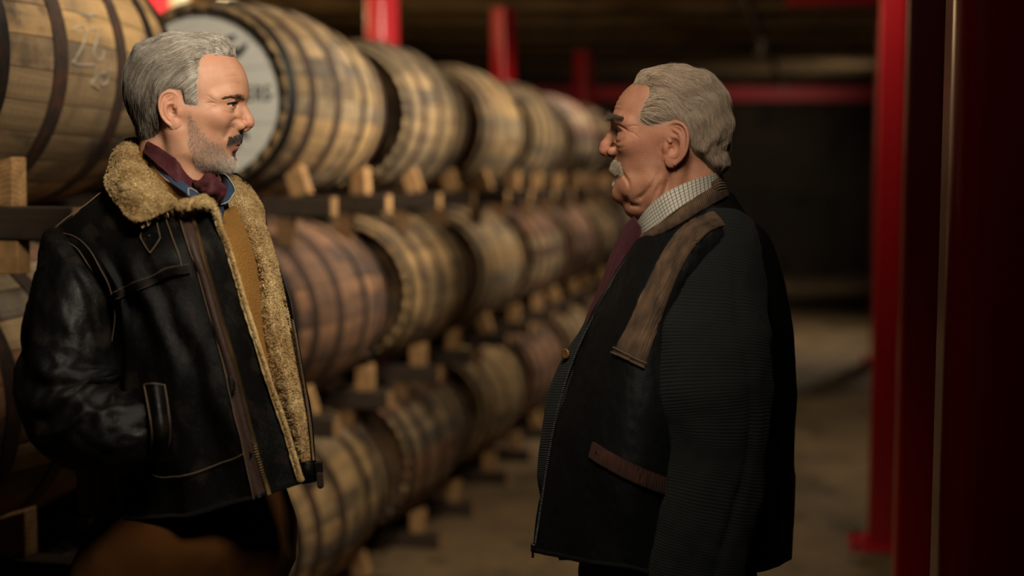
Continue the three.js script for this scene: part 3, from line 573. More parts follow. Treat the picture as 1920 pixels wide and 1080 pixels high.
// hair combed over a surface: roots where mask allows, each strand follows flow() along the level set of dist()
function combed({ roots, count, dist, flow, steps, len, lift, r, color, tip = 0.3, jitter = 0.05, clump = 0 }) {
  const S = new Strands(3), n = roots.length / 3, e = 0.08;
  const grad = (p) => V(dist(p.x + e, p.y, p.z) - dist(p.x - e, p.y, p.z), dist(p.x, p.y + e, p.z) - dist(p.x, p.y - e, p.z), dist(p.x, p.y, p.z + e) - dist(p.x, p.y, p.z - e)).normalize();
  for (let i = 0; i < count; i++) {
    const k = Math.floor(rnd() * n) * 3, p = V(roots[k] + rr(-0.06, 0.06), roots[k + 1] + rr(-0.06, 0.06), roots[k + 2] + rr(-0.06, 0.06)), L = len(p) * rr(0.7, 1.25), st = L / steps, pts = [], wild = rnd() < 0.04 ? 2.2 : 1, lf = rr(0.6, 1.3) * wild;
    const c = color(p), j1 = rr(-1, 1) * jitter * wild, j2 = rr(-1, 1) * jitter * wild;
    for (let s = 0; s <= steps; s++) {
      const g = grad(p), h = lift(p, s / steps) * lf; p.addScaledVector(g, clamp(h - dist(p.x, p.y, p.z), -0.4, 0.4)); pts.push(p.clone());
      const f = flow(p, s / steps); f.x += j1 + rr(-1, 1) * jitter * 0.4; f.y += j2 + rr(-1, 1) * jitter * 0.4; f.addScaledVector(g, -f.dot(g)).normalize();
      p.addScaledVector(f, st);
    }
    S.add(pts, r * rr(0.8, 1.25), r * tip, c, mix3(c, c.map((q) => q * 1.15), 0.6));
  }
  return S.build();
}
// short free hairs (beard, moustache, brows) growing out of a surface
function bristles({ roots, count, dist, dir, len, r, color, curl = 0.25, steps = 4, sink = 0.02, tip = 0.35 }) {
  const S = new Strands(3), n = roots.length / 3, e = 0.06;
  for (let i = 0; i < count; i++) {
    const k = Math.floor(rnd() * n) * 3, p = V(roots[k] + rr(-0.07, 0.07), roots[k + 1] + rr(-0.07, 0.07), roots[k + 2] + rr(-0.07, 0.07));
    const g = V(dist(p.x + e, p.y, p.z) - dist(p.x - e, p.y, p.z), dist(p.x, p.y + e, p.z) - dist(p.x, p.y - e, p.z), dist(p.x, p.y, p.z + e) - dist(p.x, p.y, p.z - e)).normalize();
    p.addScaledVector(g, -dist(p.x, p.y, p.z) - sink);
    const d = dir(p, g).add(V(rr(-1, 1), rr(-1, 1), rr(-1, 1)).multiplyScalar(curl)).normalize(), b = V(rr(-1, 1), rr(-1, 1) - 0.4, rr(-1, 1)).multiplyScalar(curl * 0.6), L = len(p) * rr(0.6, 1.3), pts = [];
    for (let s = 0; s <= steps; s++) { pts.push(p.clone()); d.addScaledVector(b, 1 / steps).normalize(); p.addScaledVector(d, L / steps); }
    const c = color(p); S.add(pts, r * rr(0.8, 1.2), r * tip, c);
  }
  return S.build();
}
function pick(geo, ok) { const p = geo.attributes.position, out = []; for (let i = 0; i < p.count; i++) if (ok(p.getX(i), p.getY(i), Math.abs(p.getZ(i)), p.getZ(i))) out.push(p.getX(i), p.getY(i), p.getZ(i)); return out; }
const cm = (geo, scale = 0.01) => { geo.scale(scale, scale, scale); return geo; };
const skinBump = texture(512, 512, (() => { const a = tile((x, y) => noise(x * 90, y * 90, 1)), b = tile((x, y) => noise(x * 210, y * 210, 4)), c = tile((x, y) => fbm(x * 26, y * 40, 8, 3)); return (x, y) => grey(0.5 + 0.2 * a(x, y) + 0.16 * b(x, y) + 0.16 * c(x, y)); })(), false);
const skinOf = (bump) => phys({ vertexColors: true, roughness: 0.5, bumpMap: repeat(skinBump, 15, 15), bumpScale: bump, sheen: 0.15, sheenColor: new THREE.Color(0xffb090), sheenRoughness: 0.6, name: 'skin' });
const skinMat = skinOf(0.00055), oldSkinMat = skinOf(0.0009);
const hairMat = phys({ vertexColors: true, roughness: 0.42, name: 'hair' });
const eyeMat = phys({ vertexColors: true, roughness: 0.15, clearcoat: 1, clearcoatRoughness: 0.03, name: 'eye' });

// the bearded man's head
function headA() {
  const E = 0.62, N = 9.2, F = new Field(), p = (x, y, z = 0) => [x + N - 9.9, y + E, z];
  faceBase(F, { E, N, skull: [[-0.7, 3.0, 0], [8.75, 8.15, 7.2]], front: [[3.4, 3.5, 0], [6.55, 6.7, 6.2]], nose: [[9.35, 0.5, 0.62], [10.05, -1.1, 0.64], [10.6, -2.3, 0.76], [10.65, -2.85, 0.92]], ala: 0.2, chin: -0.45, lipx: -0.45, hood: 0, mouth: { x: 8.6, y: -0.35, open: 0.05, recess: 0.35 } });
  addLids(F, p(7.85, 0, 3.2), 1.2, 0.25, 0.24, 0.16);
  const F0 = new Field(); F0.ops = F.ops.slice();
  addEar(F, -0.4, -0.45, 0.88, 6.7);
  // lines of the face
  F.crease([p(8.6, -3.2, 2.1), p(8.1, -4.4, 2.75), p(7.3, -5.7, 3.3)], 0.2, 0.4);
  F.crease([p(9.25, -1.05, 2.1), p(8.8, -1.45, 3.2), p(7.7, -1.2, 4.4)], 0.1, 0.22);
  F.crease([p(7.0, -0.1, 4.95), p(6.0, 0.1, 5.6), p(5.0, -0.1, 6.0)], 0.07, 0.13); F.crease([p(7.0, -0.4, 4.95), p(6.0, -0.75, 5.5), p(5.1, -1.5, 5.9)], 0.06, 0.13); F.crease([p(7.0, 0.2, 5.0), p(6.1, 0.8, 5.6), p(5.3, 1.3, 5.9)], 0.05, 0.12);
  F.crease([p(9.3, 0.75, 2.2), p(8.9, 0.95, 3.2), p(7.8, 0.55, 4.4)], 0.1, 0.13);
  F.crease([p(10.2, 4.3, 0), p(9.6, 4.5, 2.8), p(7.8, 4.1, 5.0)], 0.045, 0.16); F.crease([p(10.0, 5.5, 0), p(9.3, 5.7, 2.6), p(7.6, 5.2, 4.8)], 0.04, 0.16); F.crease([p(10.3, 3.2, 0), p(9.8, 3.3, 2.2), p(8.8, 3.4, 3.8)], 0.035, 0.15);
  F.bump(p(6.9, 3.6, 5.6), [1.8, 2.6, 1.6], -0.18);
  const f = (x, y, z) => F.d(x, y, z), f0 = (x, y, z) => F0.d(x, y, z);
  const skin = mesher(f, [-11, -18.5, -10], [13, 13.5, 10], 0.16);
  // hair: where it grows and how deep it lies
  const low = knots([[-12, -5.6], [-5, -5.2], [-3.2, -4.2], [-2.5, -1.5], [-2.1, 1.4], [-1.0, 2.5], [1.0, 2.3], [1.5, 0.2], [3.6, -0.2]]);
  const mask = (x, y, z) => { const L = 3.55 + 0.35 * noise(y * 0.8, z, 3) + 4.3 * sstep(7.3, 8.6, y) * (1 - sstep(2.2, 5.6, z)); return Math.min(sstep(0.8, -1.4, x - L), sstep(-0.5, 1.4, y - low(x))); };
  const wave = (x, y, z) => 0.2 * Math.sin(x * 0.9 + y * 0.8 + 2.2 * noise(x * 0.3, y * 0.3, z * 0.3)) + 0.22 * noise(x * 0.8, y * 0.45, z * 0.8);
  const thick = (x, y, z, sz) => { const m = mask(x, y, z); const top = sstep(4, 10.5, y), fore = sstep(2, 7, x) * top * (1 - sstep(3, 6, z)), back = sstep(-2, -8, x) * sstep(-5, 1, y); return m * (0.35 + 0.85 * top + 0.5 * fore + 0.25 * back + wave(x, y, sz) * (0.35 + 0.65 * top)) - 0.35 * (1 - m); };
  const cap = (x, y, z) => f0(x, y, z) - thick(x, y, Math.abs(z), z);
  const capMesh = mesher(cap, [-11.6, -7, -9.6], [10.6, 15.2, 9.6], 0.26, 1);
  const tone = (x, y, z) => { // silver in front and at the temples, darker behind
    const a = 0.5 + 1.0 * noise(x * 1.5, y * 1.5, z * 1.5), s = clamp(0.18 + 0.45 * sstep(-3, 7, x) + 0.25 * sstep(8, 12, y) + 0.75 * (a - 0.5) + rr(-0.2, 0.2) - 0.25 * sstep(2, -4, y), 0, 1);
    return mix3([0.1, 0.078, 0.056], [0.62, 0.55, 0.46], s);
  };
  paint(capMesh, (x, y, z, nx, ny, nz, sz) => mix3([0.06, 0.05, 0.04], tone(x, y, sz), 0.55));
  const flow = (q, s) => {
    const dx = q.x - 5.5, dy = q.y + 0.5, l = Math.hypot(dx, dy) || 1, w = 0.55 * noise(q.x * 0.28, q.y * 0.28, q.z * 0.3) + 0.22 * Math.sin(q.x * 0.9 + q.y * 0.7) * sstep(5, 9, q.y), v = V(-dy / l - 0.2, dx / l, 0.12 * Math.sign(q.z));
    
    const c = Math.cos(w), sn = Math.sin(w); return V(v.x * c - v.y * sn, v.x * sn + v.y * c, v.z);
  };
  const roots = pick(capMesh, (x, y, z, sz) => mask(x, y, z) > 0.06 + 0.4 * rnd() * rnd() && Math.abs(cap(x, y, sz)) < 0.3);
  const capG = gridded(cap, 0.3), fG = gridded(f, 0.2), strands = combed({ roots, count: 13000, dist: capG, flow, steps: 7, len: (q) => q.y < -1 ? 1.8 : 3.2 + 3.6 * sstep(2, 10, q.y), lift: (q, s) => 0.03 + 0.1 * s, r: 0.036, color: (q) => tone(q.x, q.y, q.z), jitter: 0.09 });
  // beard, moustache, brows
  const cheek = knots([[1.0, 0.2], [2.4, -1.0], [3.6, -2.9], [4.8, -4.4], [5.8, -5.1], [6.6, -5.9], [7.6, -7.0], [12, -7.2]]);
  const beardAt = (x, y, z) => x > 1.7 + 0.25 * noise(y, z) && y < cheek(x) && y > -11.2 + 0.25 * (8 - x) && !(x > 6.2 && y > -7.6 && z < 2.5) && (x > 2.2 || y > -7);
  const mous = (x, y, z) => x > 5.6 && y < -3.75 - z * 0.22 && y > -4.75 - 0.3 * z && z < 3.3;
  const soul = (x, y, z) => x > 6.5 && y < -7.0 && y > -8.1 && z < 0.85;
  const bRoots = pick(skin, (x, y, z) => beardAt(x, y, z) && rnd() < sstep(0, 1.6, cheek(x) - y) + 0.12), mRoots = pick(skin, mous), sRoots = pick(skin, soul), browAt = (x, y, z) => { const t = (z - 0.75) / 4.7, c = p(0, 1.05 + 0.5 * Math.sin(clamp(t, 0, 1) * 2.6) - 0.55 * t)[1]; return x > 6 && t > 0 && t < 1 && Math.abs(y - c) < 0.36 * (1 - 0.65 * t); };
  const wRoots = pick(skin, browAt);
  const beardTone = (q) => { const chin = sstep(4, 8, q.x) * sstep(-6.5, -9, q.y); return mix3(mix3([0.1, 0.07, 0.05], [0.3, 0.22, 0.16], rnd()), [0.68, 0.58, 0.49], clamp(0.42 + 0.5 * chin + rr(-0.35, 0.35), 0, 1)); };
  const down = (q, g) => V(0.15, -0.75, 0).addScaledVector(g, 0.45);
  const beard = mergeGeometries([bristles({ roots: bRoots, count: 9000, dist: fG, dir: down, len: (q) => 0.26 + 0.5 * sstep(4, 8, q.x) * sstep(-6, -9, q.y), r: 0.0145, color: beardTone, curl: 0.35 }), bristles({ roots: sRoots, count: 220, dist: fG, dir: down, len: () => 0.45, r: 0.022, color: () => mix3([0.03, 0.025, 0.02], [0.12, 0.1, 0.08], rnd()) })]);
  const moustache = bristles({ roots: mRoots, count: 1500, dist: fG, dir: (q, g) => V(0.05, -0.9, 0.35 * Math.sign(q.z)).addScaledVector(g, 0.4), len: () => 0.42, r: 0.024, color: () => mix3([0.03, 0.025, 0.02], [0.16, 0.13, 0.11], rnd() ** 2), curl: 0.2 });
  const brows = bristles({ roots: wRoots, count: 900, dist: fG, dir: (q, g) => V(-0.5, 0.25, 0.7 * Math.sign(q.z)).addScaledVector(g, 0.25), len: () => 0.55, r: 0.025, color: () => mix3([0.02, 0.016, 0.012], [0.09, 0.07, 0.055], rnd()), curl: 0.15 });
  paint(skin, (x, y, z, nx, ny, nz, sz) => {
    let c = mix3([0.58, 0.305, 0.19], [0.5, 0.235, 0.135], 0.5 + 0.5 * fbm(x * 0.5, y * 0.5, sz * 0.5, 3));
    c = mix3(c, [0.54, 0.19, 0.12], clamp(0.6 * gauss(x, y, z, p(10.9, -3, 0), [1.6, 1.4, 1.7]) + 0.35 * gauss(x, y, z, p(6.5, -2.6, 4.6), [2.2, 1.6, 2.2]) + 0.4 * gauss(x, y, z, [-0.5, 0, 8], [3, 3.6, 1.6]) + 0.3 * gauss(x, y, z, [6, 8.3, 3], [3, 2, 4]), 0, 1));
    const b = beardAt(x, y, z) ? 0.35 * sstep(0, 1.5, cheek(x) - y) : 0, lip = Math.max(gauss(x, y, z, p(8.3, -6.95, 0), [1.6, 0.42, 2.1]), 0.8 * gauss(x, y, z, p(8.6, -6.1, 0), [1.4, 0.22, 1.9]));
    c = mix3(c, [0.24, 0.17, 0.13], b); c = mix3(c, [0.5, 0.2, 0.16], clamp(lip * 1.1, 0, 0.9));
    const m = mask(x, y, z); if (m > 0 && f0(x, y, sz) < 0.15) c = mix3(c, [0.2, 0.16, 0.13], m * 0.85);
    return c;
  });
  const lash = lashes(p(7.85, 0, 3.2), 1.2, 0.25, 0.16, [0.02, 0.015, 0.012]);
  const eye = eyeGeo(V(0.985, -0.06, 0.16).normalize(), [0.06, 0.042, 0.02]);
  return { skin: sideUV(cm(skin)), hair: [cm(capMesh), cm(strands)], beard: cm(beard), moustache: cm(moustache), brows: cm(brows), lashes: lash.map((g) => cm(g)), eye: cm(eye), eyes: [1, -1].map((s) => p(7.85, 0, 3.2 * s).map((v) => v * 0.01)) };
}

// the older man's head
function headB() {
  const E = 2.6, N = 10.2, F = new Field(), p = (x, y, z = 0) => [x + N - 9.9, y + E, z];
  faceBase(F, { E, N, skull: [[0.0, 3.7, 0], [8.35, 8.2, 7.5]], front: [[3.4, 4.7, 0], [6.75, 6.4, 6.3]], nose: [[9.3, 0.7, 0.62], [10.2, -1.0, 0.74], [11.05, -2.3, 0.82], [11.25, -3.1, 0.95]], ala: 0.55, chin: 0, lipx: 0, hood: 0.05, mouth: { x: 9.45, y: -0.25, open: 0.3, recess: 0.55 } });
  addLids(F, p(7.55, -0.1, 3.2), 1.2, 0.34, 0.26, 0.14);
  // age: heavy jaw, jowl, double chin
  F.ell([5.2, -6.4, 0], [4.6, 3.4, 5.0], 1.6);
  F.ell([8.5, -7.75, 0], [1.75, 1.75, 2.1], 1.0);
  F.ell([6.2, -9.8, 0], [1.9, 1.7, 2.6], 0.8); F.ell([4.0, -9.6, 0], [3.8, 2.6, 4.2], 1.4);
  F.ell([5.6, -6.6, 3.4], [1.9, 2.4, 1.5], 1.2);
  F.cap([3, -6, 4.4], [1.4, -12, 3.4], 1.9, 2.2, 1.6);
  const F0 = new Field(); F0.ops = F.ops.slice();
  addEar(F, 0.05, 0.1, 1.1, 6.95);
  F.crease([[9.75, 0.6, 1.9], [9.6, -1.2, 2.1], [9.2, -2.6, 2.5], [8.3, -4.3, 3.0], [7.2, -5.7, 3.4], [6.9, -7.1, 3.3]], 0.28, 0.34); F.bump([7.6, -3.2, 4.0], [1.3, 1.8, 1.5], 0.22);
  F.crease([[6.9, -6.6, 3.3], [7.3, -8.4, 2.7], [8.0, -9.4, 1.6]], 0.1, 0.36);
  F.crease([p(9.4, -1.1, 2.0), p(9.0, -1.9, 2.9), p(8.0, -1.9, 4.2), p(7.2, -1.1, 4.9)], 0.16, 0.24); F.bump(p(9.05, -1.15, 3.0), [1.0, 0.55, 1.4], 0.16);
  F.crease([p(9.2, -2.2, 2.2), p(8.5, -2.9, 3.4), p(7.4, -2.7, 4.7)], 0.08, 0.25);
  F.crease([p(9.3, 0.75, 2.2), p(8.9, 0.9, 3.2), p(7.8, 0.4, 4.5), p(6.8, -0.3, 5.2)], 0.16, 0.2); F.bump(p(8.5, 0.95, 4.3), [1.2, 0.6, 1.2], 0.2);
  F.crease([p(6.9, -0.3, 5.1), p(5.9, -0.6, 5.7), p(5.0, -1.4, 6.1)], 0.07, 0.14); F.crease([p(7.0, 0.3, 5.0), p(6.0, 0.6, 5.7), p(5.0, 0.4, 6.1)], 0.06, 0.14);
  for (const [h, a] of [[3.2, 0.08], [4.0, 0.075], [4.9, 0.07], [5.9, 0.05]]) F.crease([p(10.2, h, 0), p(9.5, h + 0.25, 2.6), p(8.0, h - 0.1, 4.8)], a, 0.17);
  F.crease([[6.6, -8.9, 2.6], [5.2, -8.2, 4.2], [3.8, -7.0, 5.2], [2.6, -5.2, 5.8], [1.9, -3.4, 6.2]], 0.22, 0.42); F.crease([[6.9, -9.4, 0], [6.6, -9.5, 1.5], [5.2, -9.7, 3.0]], 0.18, 0.4);
  F.crease([[4.6, -11.2, 2.6], [3.1, -8.6, 4.6], [2.0, -5.8, 5.7]], 0.16, 0.35); F.crease([[0.4, -4.2, 6.3], [1.2, -7.2, 5.6], [2.8, -9.8, 4.8]], 0.22, 0.45);
  F.crease([[2.0, -3.1, 7.0], [1.6, -0.5, 7.0], [1.5, 2.0, 7.0]], 0.1, 0.25);
  const f = (x, y, z) => F.d(x, y, z), f0 = (x, y, z) => F0.d(x, y, z);
  const skin = mesher(f, [-11, -18.5, -10], [13.5, 13.5, 10], 0.16);
  const low = knots([[-12, -4.8], [-7.2, -4.6], [-4.7, -2.6], [-2.7, -0.4], [-2.2, 2.2], [-0.6, 3.4], [0.9, 3.3], [3.4, 2.8], [6.2, 4.0]]), edge = knots([[3, 5.6], [4.5, 5.5], [6.6, 4.8], [8.6, 3.7], [14, 4.4]]);
  const mask = (x, y, z) => { const L = edge(y) + 0.3 * noise(y * 0.9, z, 6) + 2.9 * sstep(8.6, 9.9, y) * (1 - sstep(2.6, 5.4, z)); return Math.min(sstep(0.8, -1.8, x - L), sstep(-0.5, 1.8, y - low(x))); };
  const wave = (x, y, z) => 0.16 * Math.sin(x * 0.9 + y * 1.1 + 2.4 * noise(x * 0.3, y * 0.3, z * 0.3)) + 0.24 * noise(x * 0.7, y * 0.7, z * 0.7);
  const thick = (x, y, z, sz) => { const m = mask(x, y, z); const top = sstep(5, 11, y), back = sstep(-1, -7, x), nape = sstep(2, -2.5, y) * back, fore = sstep(3, 7, x) * top; return m * (0.45 + 0.6 * top + 0.4 * back + 0.3 * nape + 0.25 * fore + wave(x, y, sz) * (0.4 + 0.6 * Math.max(top, back))) - 0.35 * (1 - m); };
  const cap = (x, y, z) => f0(x, y, z) - thick(x, y, Math.abs(z), z);
  const capMesh = mesher(cap, [-11.6, -7, -9.6], [10.6, 15.2, 9.6], 0.26, 1);
  const tone = (x, y, z) => { const a = noise(x * 1.6, y * 1.1, z * 1.4), s = clamp(0.62 + 0.3 * a + rr(-0.3, 0.3) - 0.3 * sstep(-2, -5, y), 0, 1); return mix3([0.15, 0.1, 0.07], [0.56, 0.43, 0.31], s); };
  paint(capMesh, (x, y, z, nx, ny, nz, sz) => mix3([0.22, 0.17, 0.13], tone(x, y, sz), 0.6));
  const flow = (q, s) => {
    const dx = q.x - 5.5, dy = q.y - 0.5, l = Math.hypot(dx, dy) || 1, w = 0.7 * noise(q.x * 0.3, q.y * 0.3, q.z * 0.3) + 0.15 * Math.sin(q.x * 0.9 + q.y * 1.1), v = V(-dy / l - 0.2, dx / l, 0.1 * Math.sign(q.z));
    if (q.y < 0.5) { v.x -= 0.15; v.y -= 0.4; }
    const c = Math.cos(w), sn = Math.sin(w); return V(v.x * c - v.y * sn, v.x * sn + v.y * c, v.z);
  };
  const roots = pick(capMesh, (x, y, z, sz) => mask(x, y, z) > 0.06 + 0.4 * rnd() * rnd() && Math.abs(cap(x, y, sz)) < 0.3);
  const capG = gridded(cap, 0.3), fG = gridded(f, 0.2), strands = combed({ roots, count: 13000, dist: capG, flow, steps: 7, len: (q) => 2.8 + 3.0 * sstep(2, 10, q.y), lift: (q, s) => 0.03 + 0.12 * s + 0.25 * s * s * sstep(4, 7.5, q.x), r: 0.034, color: (q) => tone(q.x, q.y, q.z), jitter: 0.1 });
  const mRoots = pick(skin, (x, y, z) => { const [mx, my] = p(0, 0); return x > p(6.9)[0] && y < p(0, -4.45)[1] - 0.22 * z && y > p(0, -5.75)[1] - 0.33 * z && z < 3.5; });
  const moustache = bristles({ roots: mRoots, count: 3200, dist: fG, dir: (q, g) => V(0.2, -0.8, 0.35 * Math.sign(q.z)).addScaledVector(g, 0.5), len: () => 0.85, r: 0.024, color: () => mix3([0.3, 0.22, 0.15], [0.62, 0.52, 0.39], rnd()), curl: 0.2, steps: 5 });
  const browAt = (x, y, z) => { const t = (z - 0.7) / 5.0, c = p(0, 2.0 + 0.35 * Math.sin(clamp(t, 0, 1) * 2.8) - 0.5 * t)[1]; return x > 6 && t > 0 && t < 1 && Math.abs(y - c) < 0.42 * (1 - 0.4 * t); };
  const brows = bristles({ roots: pick(skin, browAt), count: 1100, dist: fG, dir: (q, g) => V(0.25, 0.15, 0.35 * Math.sign(q.z)).addScaledVector(g, 0.65), len: () => 0.95, r: 0.024, color: () => mix3([0.07, 0.05, 0.033], [0.32, 0.24, 0.165], rnd() ** 1.3), curl: 0.4, steps: 5 });
  const chinRoots = pick(skin, (x, y, z) => x > 7.6 && y < -4.6 && y > -6.2 && z < 1.4), stubble = bristles({ roots: chinRoots, count: 300, dist: fG, dir: (q, g) => V(0.1, -0.6, 0).addScaledVector(g, 0.6), len: () => 0.35, r: 0.02, color: () => [0.6, 0.52, 0.43] });
  paint(skin, (x, y, z, nx, ny, nz, sz) => {
    let c = mix3([0.5, 0.235, 0.14], [0.42, 0.17, 0.095], 0.5 + 0.55 * fbm(x * 0.6, y * 0.6, sz * 0.6, 4));
    c = mix3(c, [0.46, 0.13, 0.075], clamp(0.6 * gauss(x, y, z, p(11.2, -3, 0), [1.8, 1.6, 1.9]) + 0.35 * gauss(x, y, z, p(6.2, -2.6, 4.8), [2.6, 2.4, 2.4]) + 0.35 * gauss(x, y, z, [0, 0, 8], [3, 3.8, 1.6]), 0, 1));
    const s = noise(x * 3.1, y * 3.1, sz * 3.1); if (s > 0.42) c = mix3(c, [0.3, 0.15, 0.09], (s - 0.42) * 1.4);
    const lip = gauss(x, y, z, p(9.1, -7.1, 0), [1.4, 0.45, 2.0]); c = mix3(c, [0.42, 0.18, 0.14], clamp(lip, 0, 0.8));
    const m = mask(x, y, z); if (m > 0 && f0(x, y, sz) < 0.15) c = mix3(c, [0.45, 0.34, 0.26], m * 0.8);
    return c;
  });
  const lash = lashes(p(7.55, -0.1, 3.2), 1.2, 0.34, 0.14, [0.12, 0.09, 0.07]);
  const eye = eyeGeo(V(0.985, 0.05, 0.1).normalize(), [0.05, 0.04, 0.03]);
  return { skin: sideUV(cm(skin)), hair: [cm(capMesh), cm(strands)], moustache: cm(moustache), brows: cm(brows), lashes: lash.map((g) => cm(g)), stubble: cm(stubble), eye: cm(eye), eyes: [1, -1].map((s) => p(7.55, -0.1, 3.2 * s).map((v) => v * 0.01)) };
}

// ---------------------------------------------------------------- cloth: surfaces laid through points read off the photograph, each at its own distance
const cr = (a, b, c, d, t) => 0.5 * (2 * b + (c - a) * t + (2 * a - 5 * b + 4 * c - d) * t * t + (3 * b - a - 3 * c + d) * t * t * t);
function net(rows, closed = false) { // rows of [x, y, distance]; returns S(u along a row, v down the rows)
  const R = rows.map((r) => r.map((q) => seen(q[0], q[1], q[2]))), n = R[0].length, m = R.length;
  const along = (row, u) => { const s = closed ? u * n : u * (n - 1), i = closed ? Math.floor(s) : Math.min(Math.floor(s), n - 2), t = s - i, w = (k) => closed ? row[((k % n) + n) % n] : row[clamp(k, 0, n - 1)], a = w(i - 1), b = w(i), c = w(i + 1), d = w(i + 2); return V(cr(a.x, b.x, c.x, d.x, t), cr(a.y, b.y, c.y, d.y, t), cr(a.z, b.z, c.z, d.z, t)); };
  return (u, v) => { const s = clamp(v, 0, 1) * (m - 1), j = Math.min(Math.floor(s), m - 2), t = s - j, k = [-1, 0, 1, 2].map((o) => along(R[clamp(j + o, 0, m - 1)], u)); return V(cr(k[0].x, k[1].x, k[2].x, k[3].x, t), cr(k[0].y, k[1].y, k[2].y, k[3].y, t), cr(k[0].z, k[1].z, k[2].z, k[3].z, t)); };
}
const shown = (p) => { const dy = p.y - EYE, z = -p.z, f = z * CP - dy * SP; return [960 + FOCAL * p.x / f, 540 - FOCAL * (dy * CP + z * SP) / f]; };
function normalOf(S, u, v, e = 0.004) { const a = S(Math.min(u + e, 1), v).sub(S(Math.max(u - e, 0), v)), b = S(u, Math.max(v - e, 0)).sub(S(u, Math.min(v + e, 1))); return a.cross(b).normalize(); }
const raised = (S, h) => (u, v) => { const p = S(u, v); return p.addScaledVector(normalOf(S, u, v), typeof h === 'function' ? h(u, v, p) : h); };
// where on a surface a spot of the photograph lies: [u, v]
function finder(S, u0 = 0, u1 = 1, n = 70) {
  const g = []; for (let j = 0; j <= n; j++) for (let i = 0; i <= n; i++) { const u = u0 + (u1 - u0) * i / n, v = j / n; g.push([u, v, ...shown(S(u, v))]); }
  return (x, y) => {
    let b = g[0], bd = 1e12; for (const q of g) { const d = (q[2] - x) ** 2 + (q[3] - y) ** 2; if (d < bd) { bd = d; b = q; } }
    let [u, v] = b; const e = 0.002;
    for (let k = 0; k < 5; k++) {
      const p = shown(S(u, v)), a = shown(S(u + e, v)), c = shown(S(u, v + e)), ax = (a[0] - p[0]) / e, ay = (a[1] - p[1]) / e, cx = (c[0] - p[0]) / e, cy = (c[1] - p[1]) / e, D = ax * cy - ay * cx;
      if (Math.abs(D) < 1) break; const dx = x - p[0], dy = y - p[1]; u = clamp(u + clamp((dx * cy - dy * cx) / D, -0.05, 0.05), 0, 1); v = clamp(v + clamp((ax * dy - ay * dx) / D, -0.05, 0.05), 0, 1);
    }
    return [u, v];
  };
}
// a patch of a surface between two lines of spots, lifted by h
function patch(S, find, left, right, h) {
  const L = left.map((q) => find(...q)), Rr = right.map((q) => find(...q)), at = (a, t) => { const s = t * (a.length - 1), i = Math.min(Math.floor(s), a.length - 2), k = [-1, 0, 1, 2].map((o) => a[clamp(i + o, 0, a.length - 1)]); return [0, 1].map((c) => cr(k[0][c], k[1][c], k[2][c], k[3][c], s - i)); };
  return (u, v) => { const a = at(L, v), b = at(Rr, v), q = [lerp(a[0], b[0], u), lerp(a[1], b[1], u)]; return S(q[0], q[1]).addScaledVector(normalOf(S, q[0], q[1]), h); };
}
function seam(S, find, pts, r = 0.00055, h = 0.0012, n = 14) { // a stitched line on a surface
  const q = pts.map(([x, y]) => find(x, y)), f = curve(q.map(([u, v]) => V(u, v, 0))), out = []; const k = (pts.length - 1) * n;
  for (let i = 0; i <= k; i++) { const p = f(i / k); out.push(S(p.x, p.y).addScaledVector(normalOf(S, p.x, p.y), h)); }
  return tube(out, r, 5, false, k);
}
function sleeve(rings, closeEnd = true) { // rings: [x, y, distance, half width in metres, depth / width]; returns S(u round, v along)
  const C = rings.map((r) => seen(r[0], r[1], r[2])), rad = knots(rings.map((r, i) => [i / (rings.length - 1), r[3]])), flat = knots(rings.map((r, i) => [i / (rings.length - 1), r[4] ?? 1])), c = new THREE.CatmullRomCurve3(C, false, 'centripetal'), n = rings.length - 1;
  const at = (v) => c.getPoint(v);
  return (u, v) => {
    const p = at(v), t = at(Math.min(1, v + 0.01)).sub(at(Math.max(0, v - 0.01))).normalize(), x = V(0, 0, 1).cross(t).normalize().negate(), y = x.clone().cross(t).normalize(), a = u * 6.28318, r = rad(v);
    return p.addScaledVector(x, Math.sin(a) * r).addScaledVector(y, -Math.cos(a) * r * flat(v));
  };
}
const ridge = (x, y, z) => 1 - Math.abs(noise(x, y, z)) * 2;
// ---- materials of the clothes
const leatherBump = texture(1024, 1024, (() => { const a = tile((x, y) => noise(x * 70, y * 70, 1)), b = tile((x, y) => noise(x * 130, y * 130, 4)), c = tile((x, y) => Math.abs(fbm(x * 7, y * 7, 8, 4))); return (x, y) => grey(0.5 + 0.16 * a(x, y) + 0.1 * b(x, y) + 0.28 * Math.min(c(x, y), 0.5)); })(), false);
const leatherTone = texture(512, 512, (() => { const a = tile((x, y) => fbm(x * 6, y * 6, 2, 5)), b = tile((x, y) => noise(x * 90, y * 90, 5)); return (x, y) => { const w = sstep(0.1, 0.6, a(x, y) + 0.25 * b(x, y)); return [0.04 + 0.06 * w, 0.037 + 0.042 * w, 0.034 + 0.03 * w]; }; })());
const leatherMat = phys({ map: repeat(leatherTone, 3, 3), bumpMap: repeat(leatherBump, 9, 9), bumpScale: 0.0013, roughness: 0.42, specularIntensity: 0.32, name: 'black_leather' });
const brownLeather = phys({ color: 0x32231c, map: null, bumpMap: repeat(leatherBump, 9, 9), bumpScale: 0.0012, roughness: 0.55, specularIntensity: 0.5, name: 'worn_brown_leather' });
const threadMat = std({ color: 0x68543f, roughness: 0.8, name: 'seam_thread' });
const brassMat = std({ color: 0x6e5638, roughness: 0.4, metalness: 0.9, name: 'old_brass' });
const woolMat = std({ vertexColors: true, roughness: 0.95, name: 'sheepskin' });
const weave = (n, m) => texture(256, 256, (x, y) => grey(0.5 + 0.25 * Math.sin(x * 6.28318 * n) * Math.sin(y * 6.28318 * m) + 0.12 * rr(-1, 1)), false);
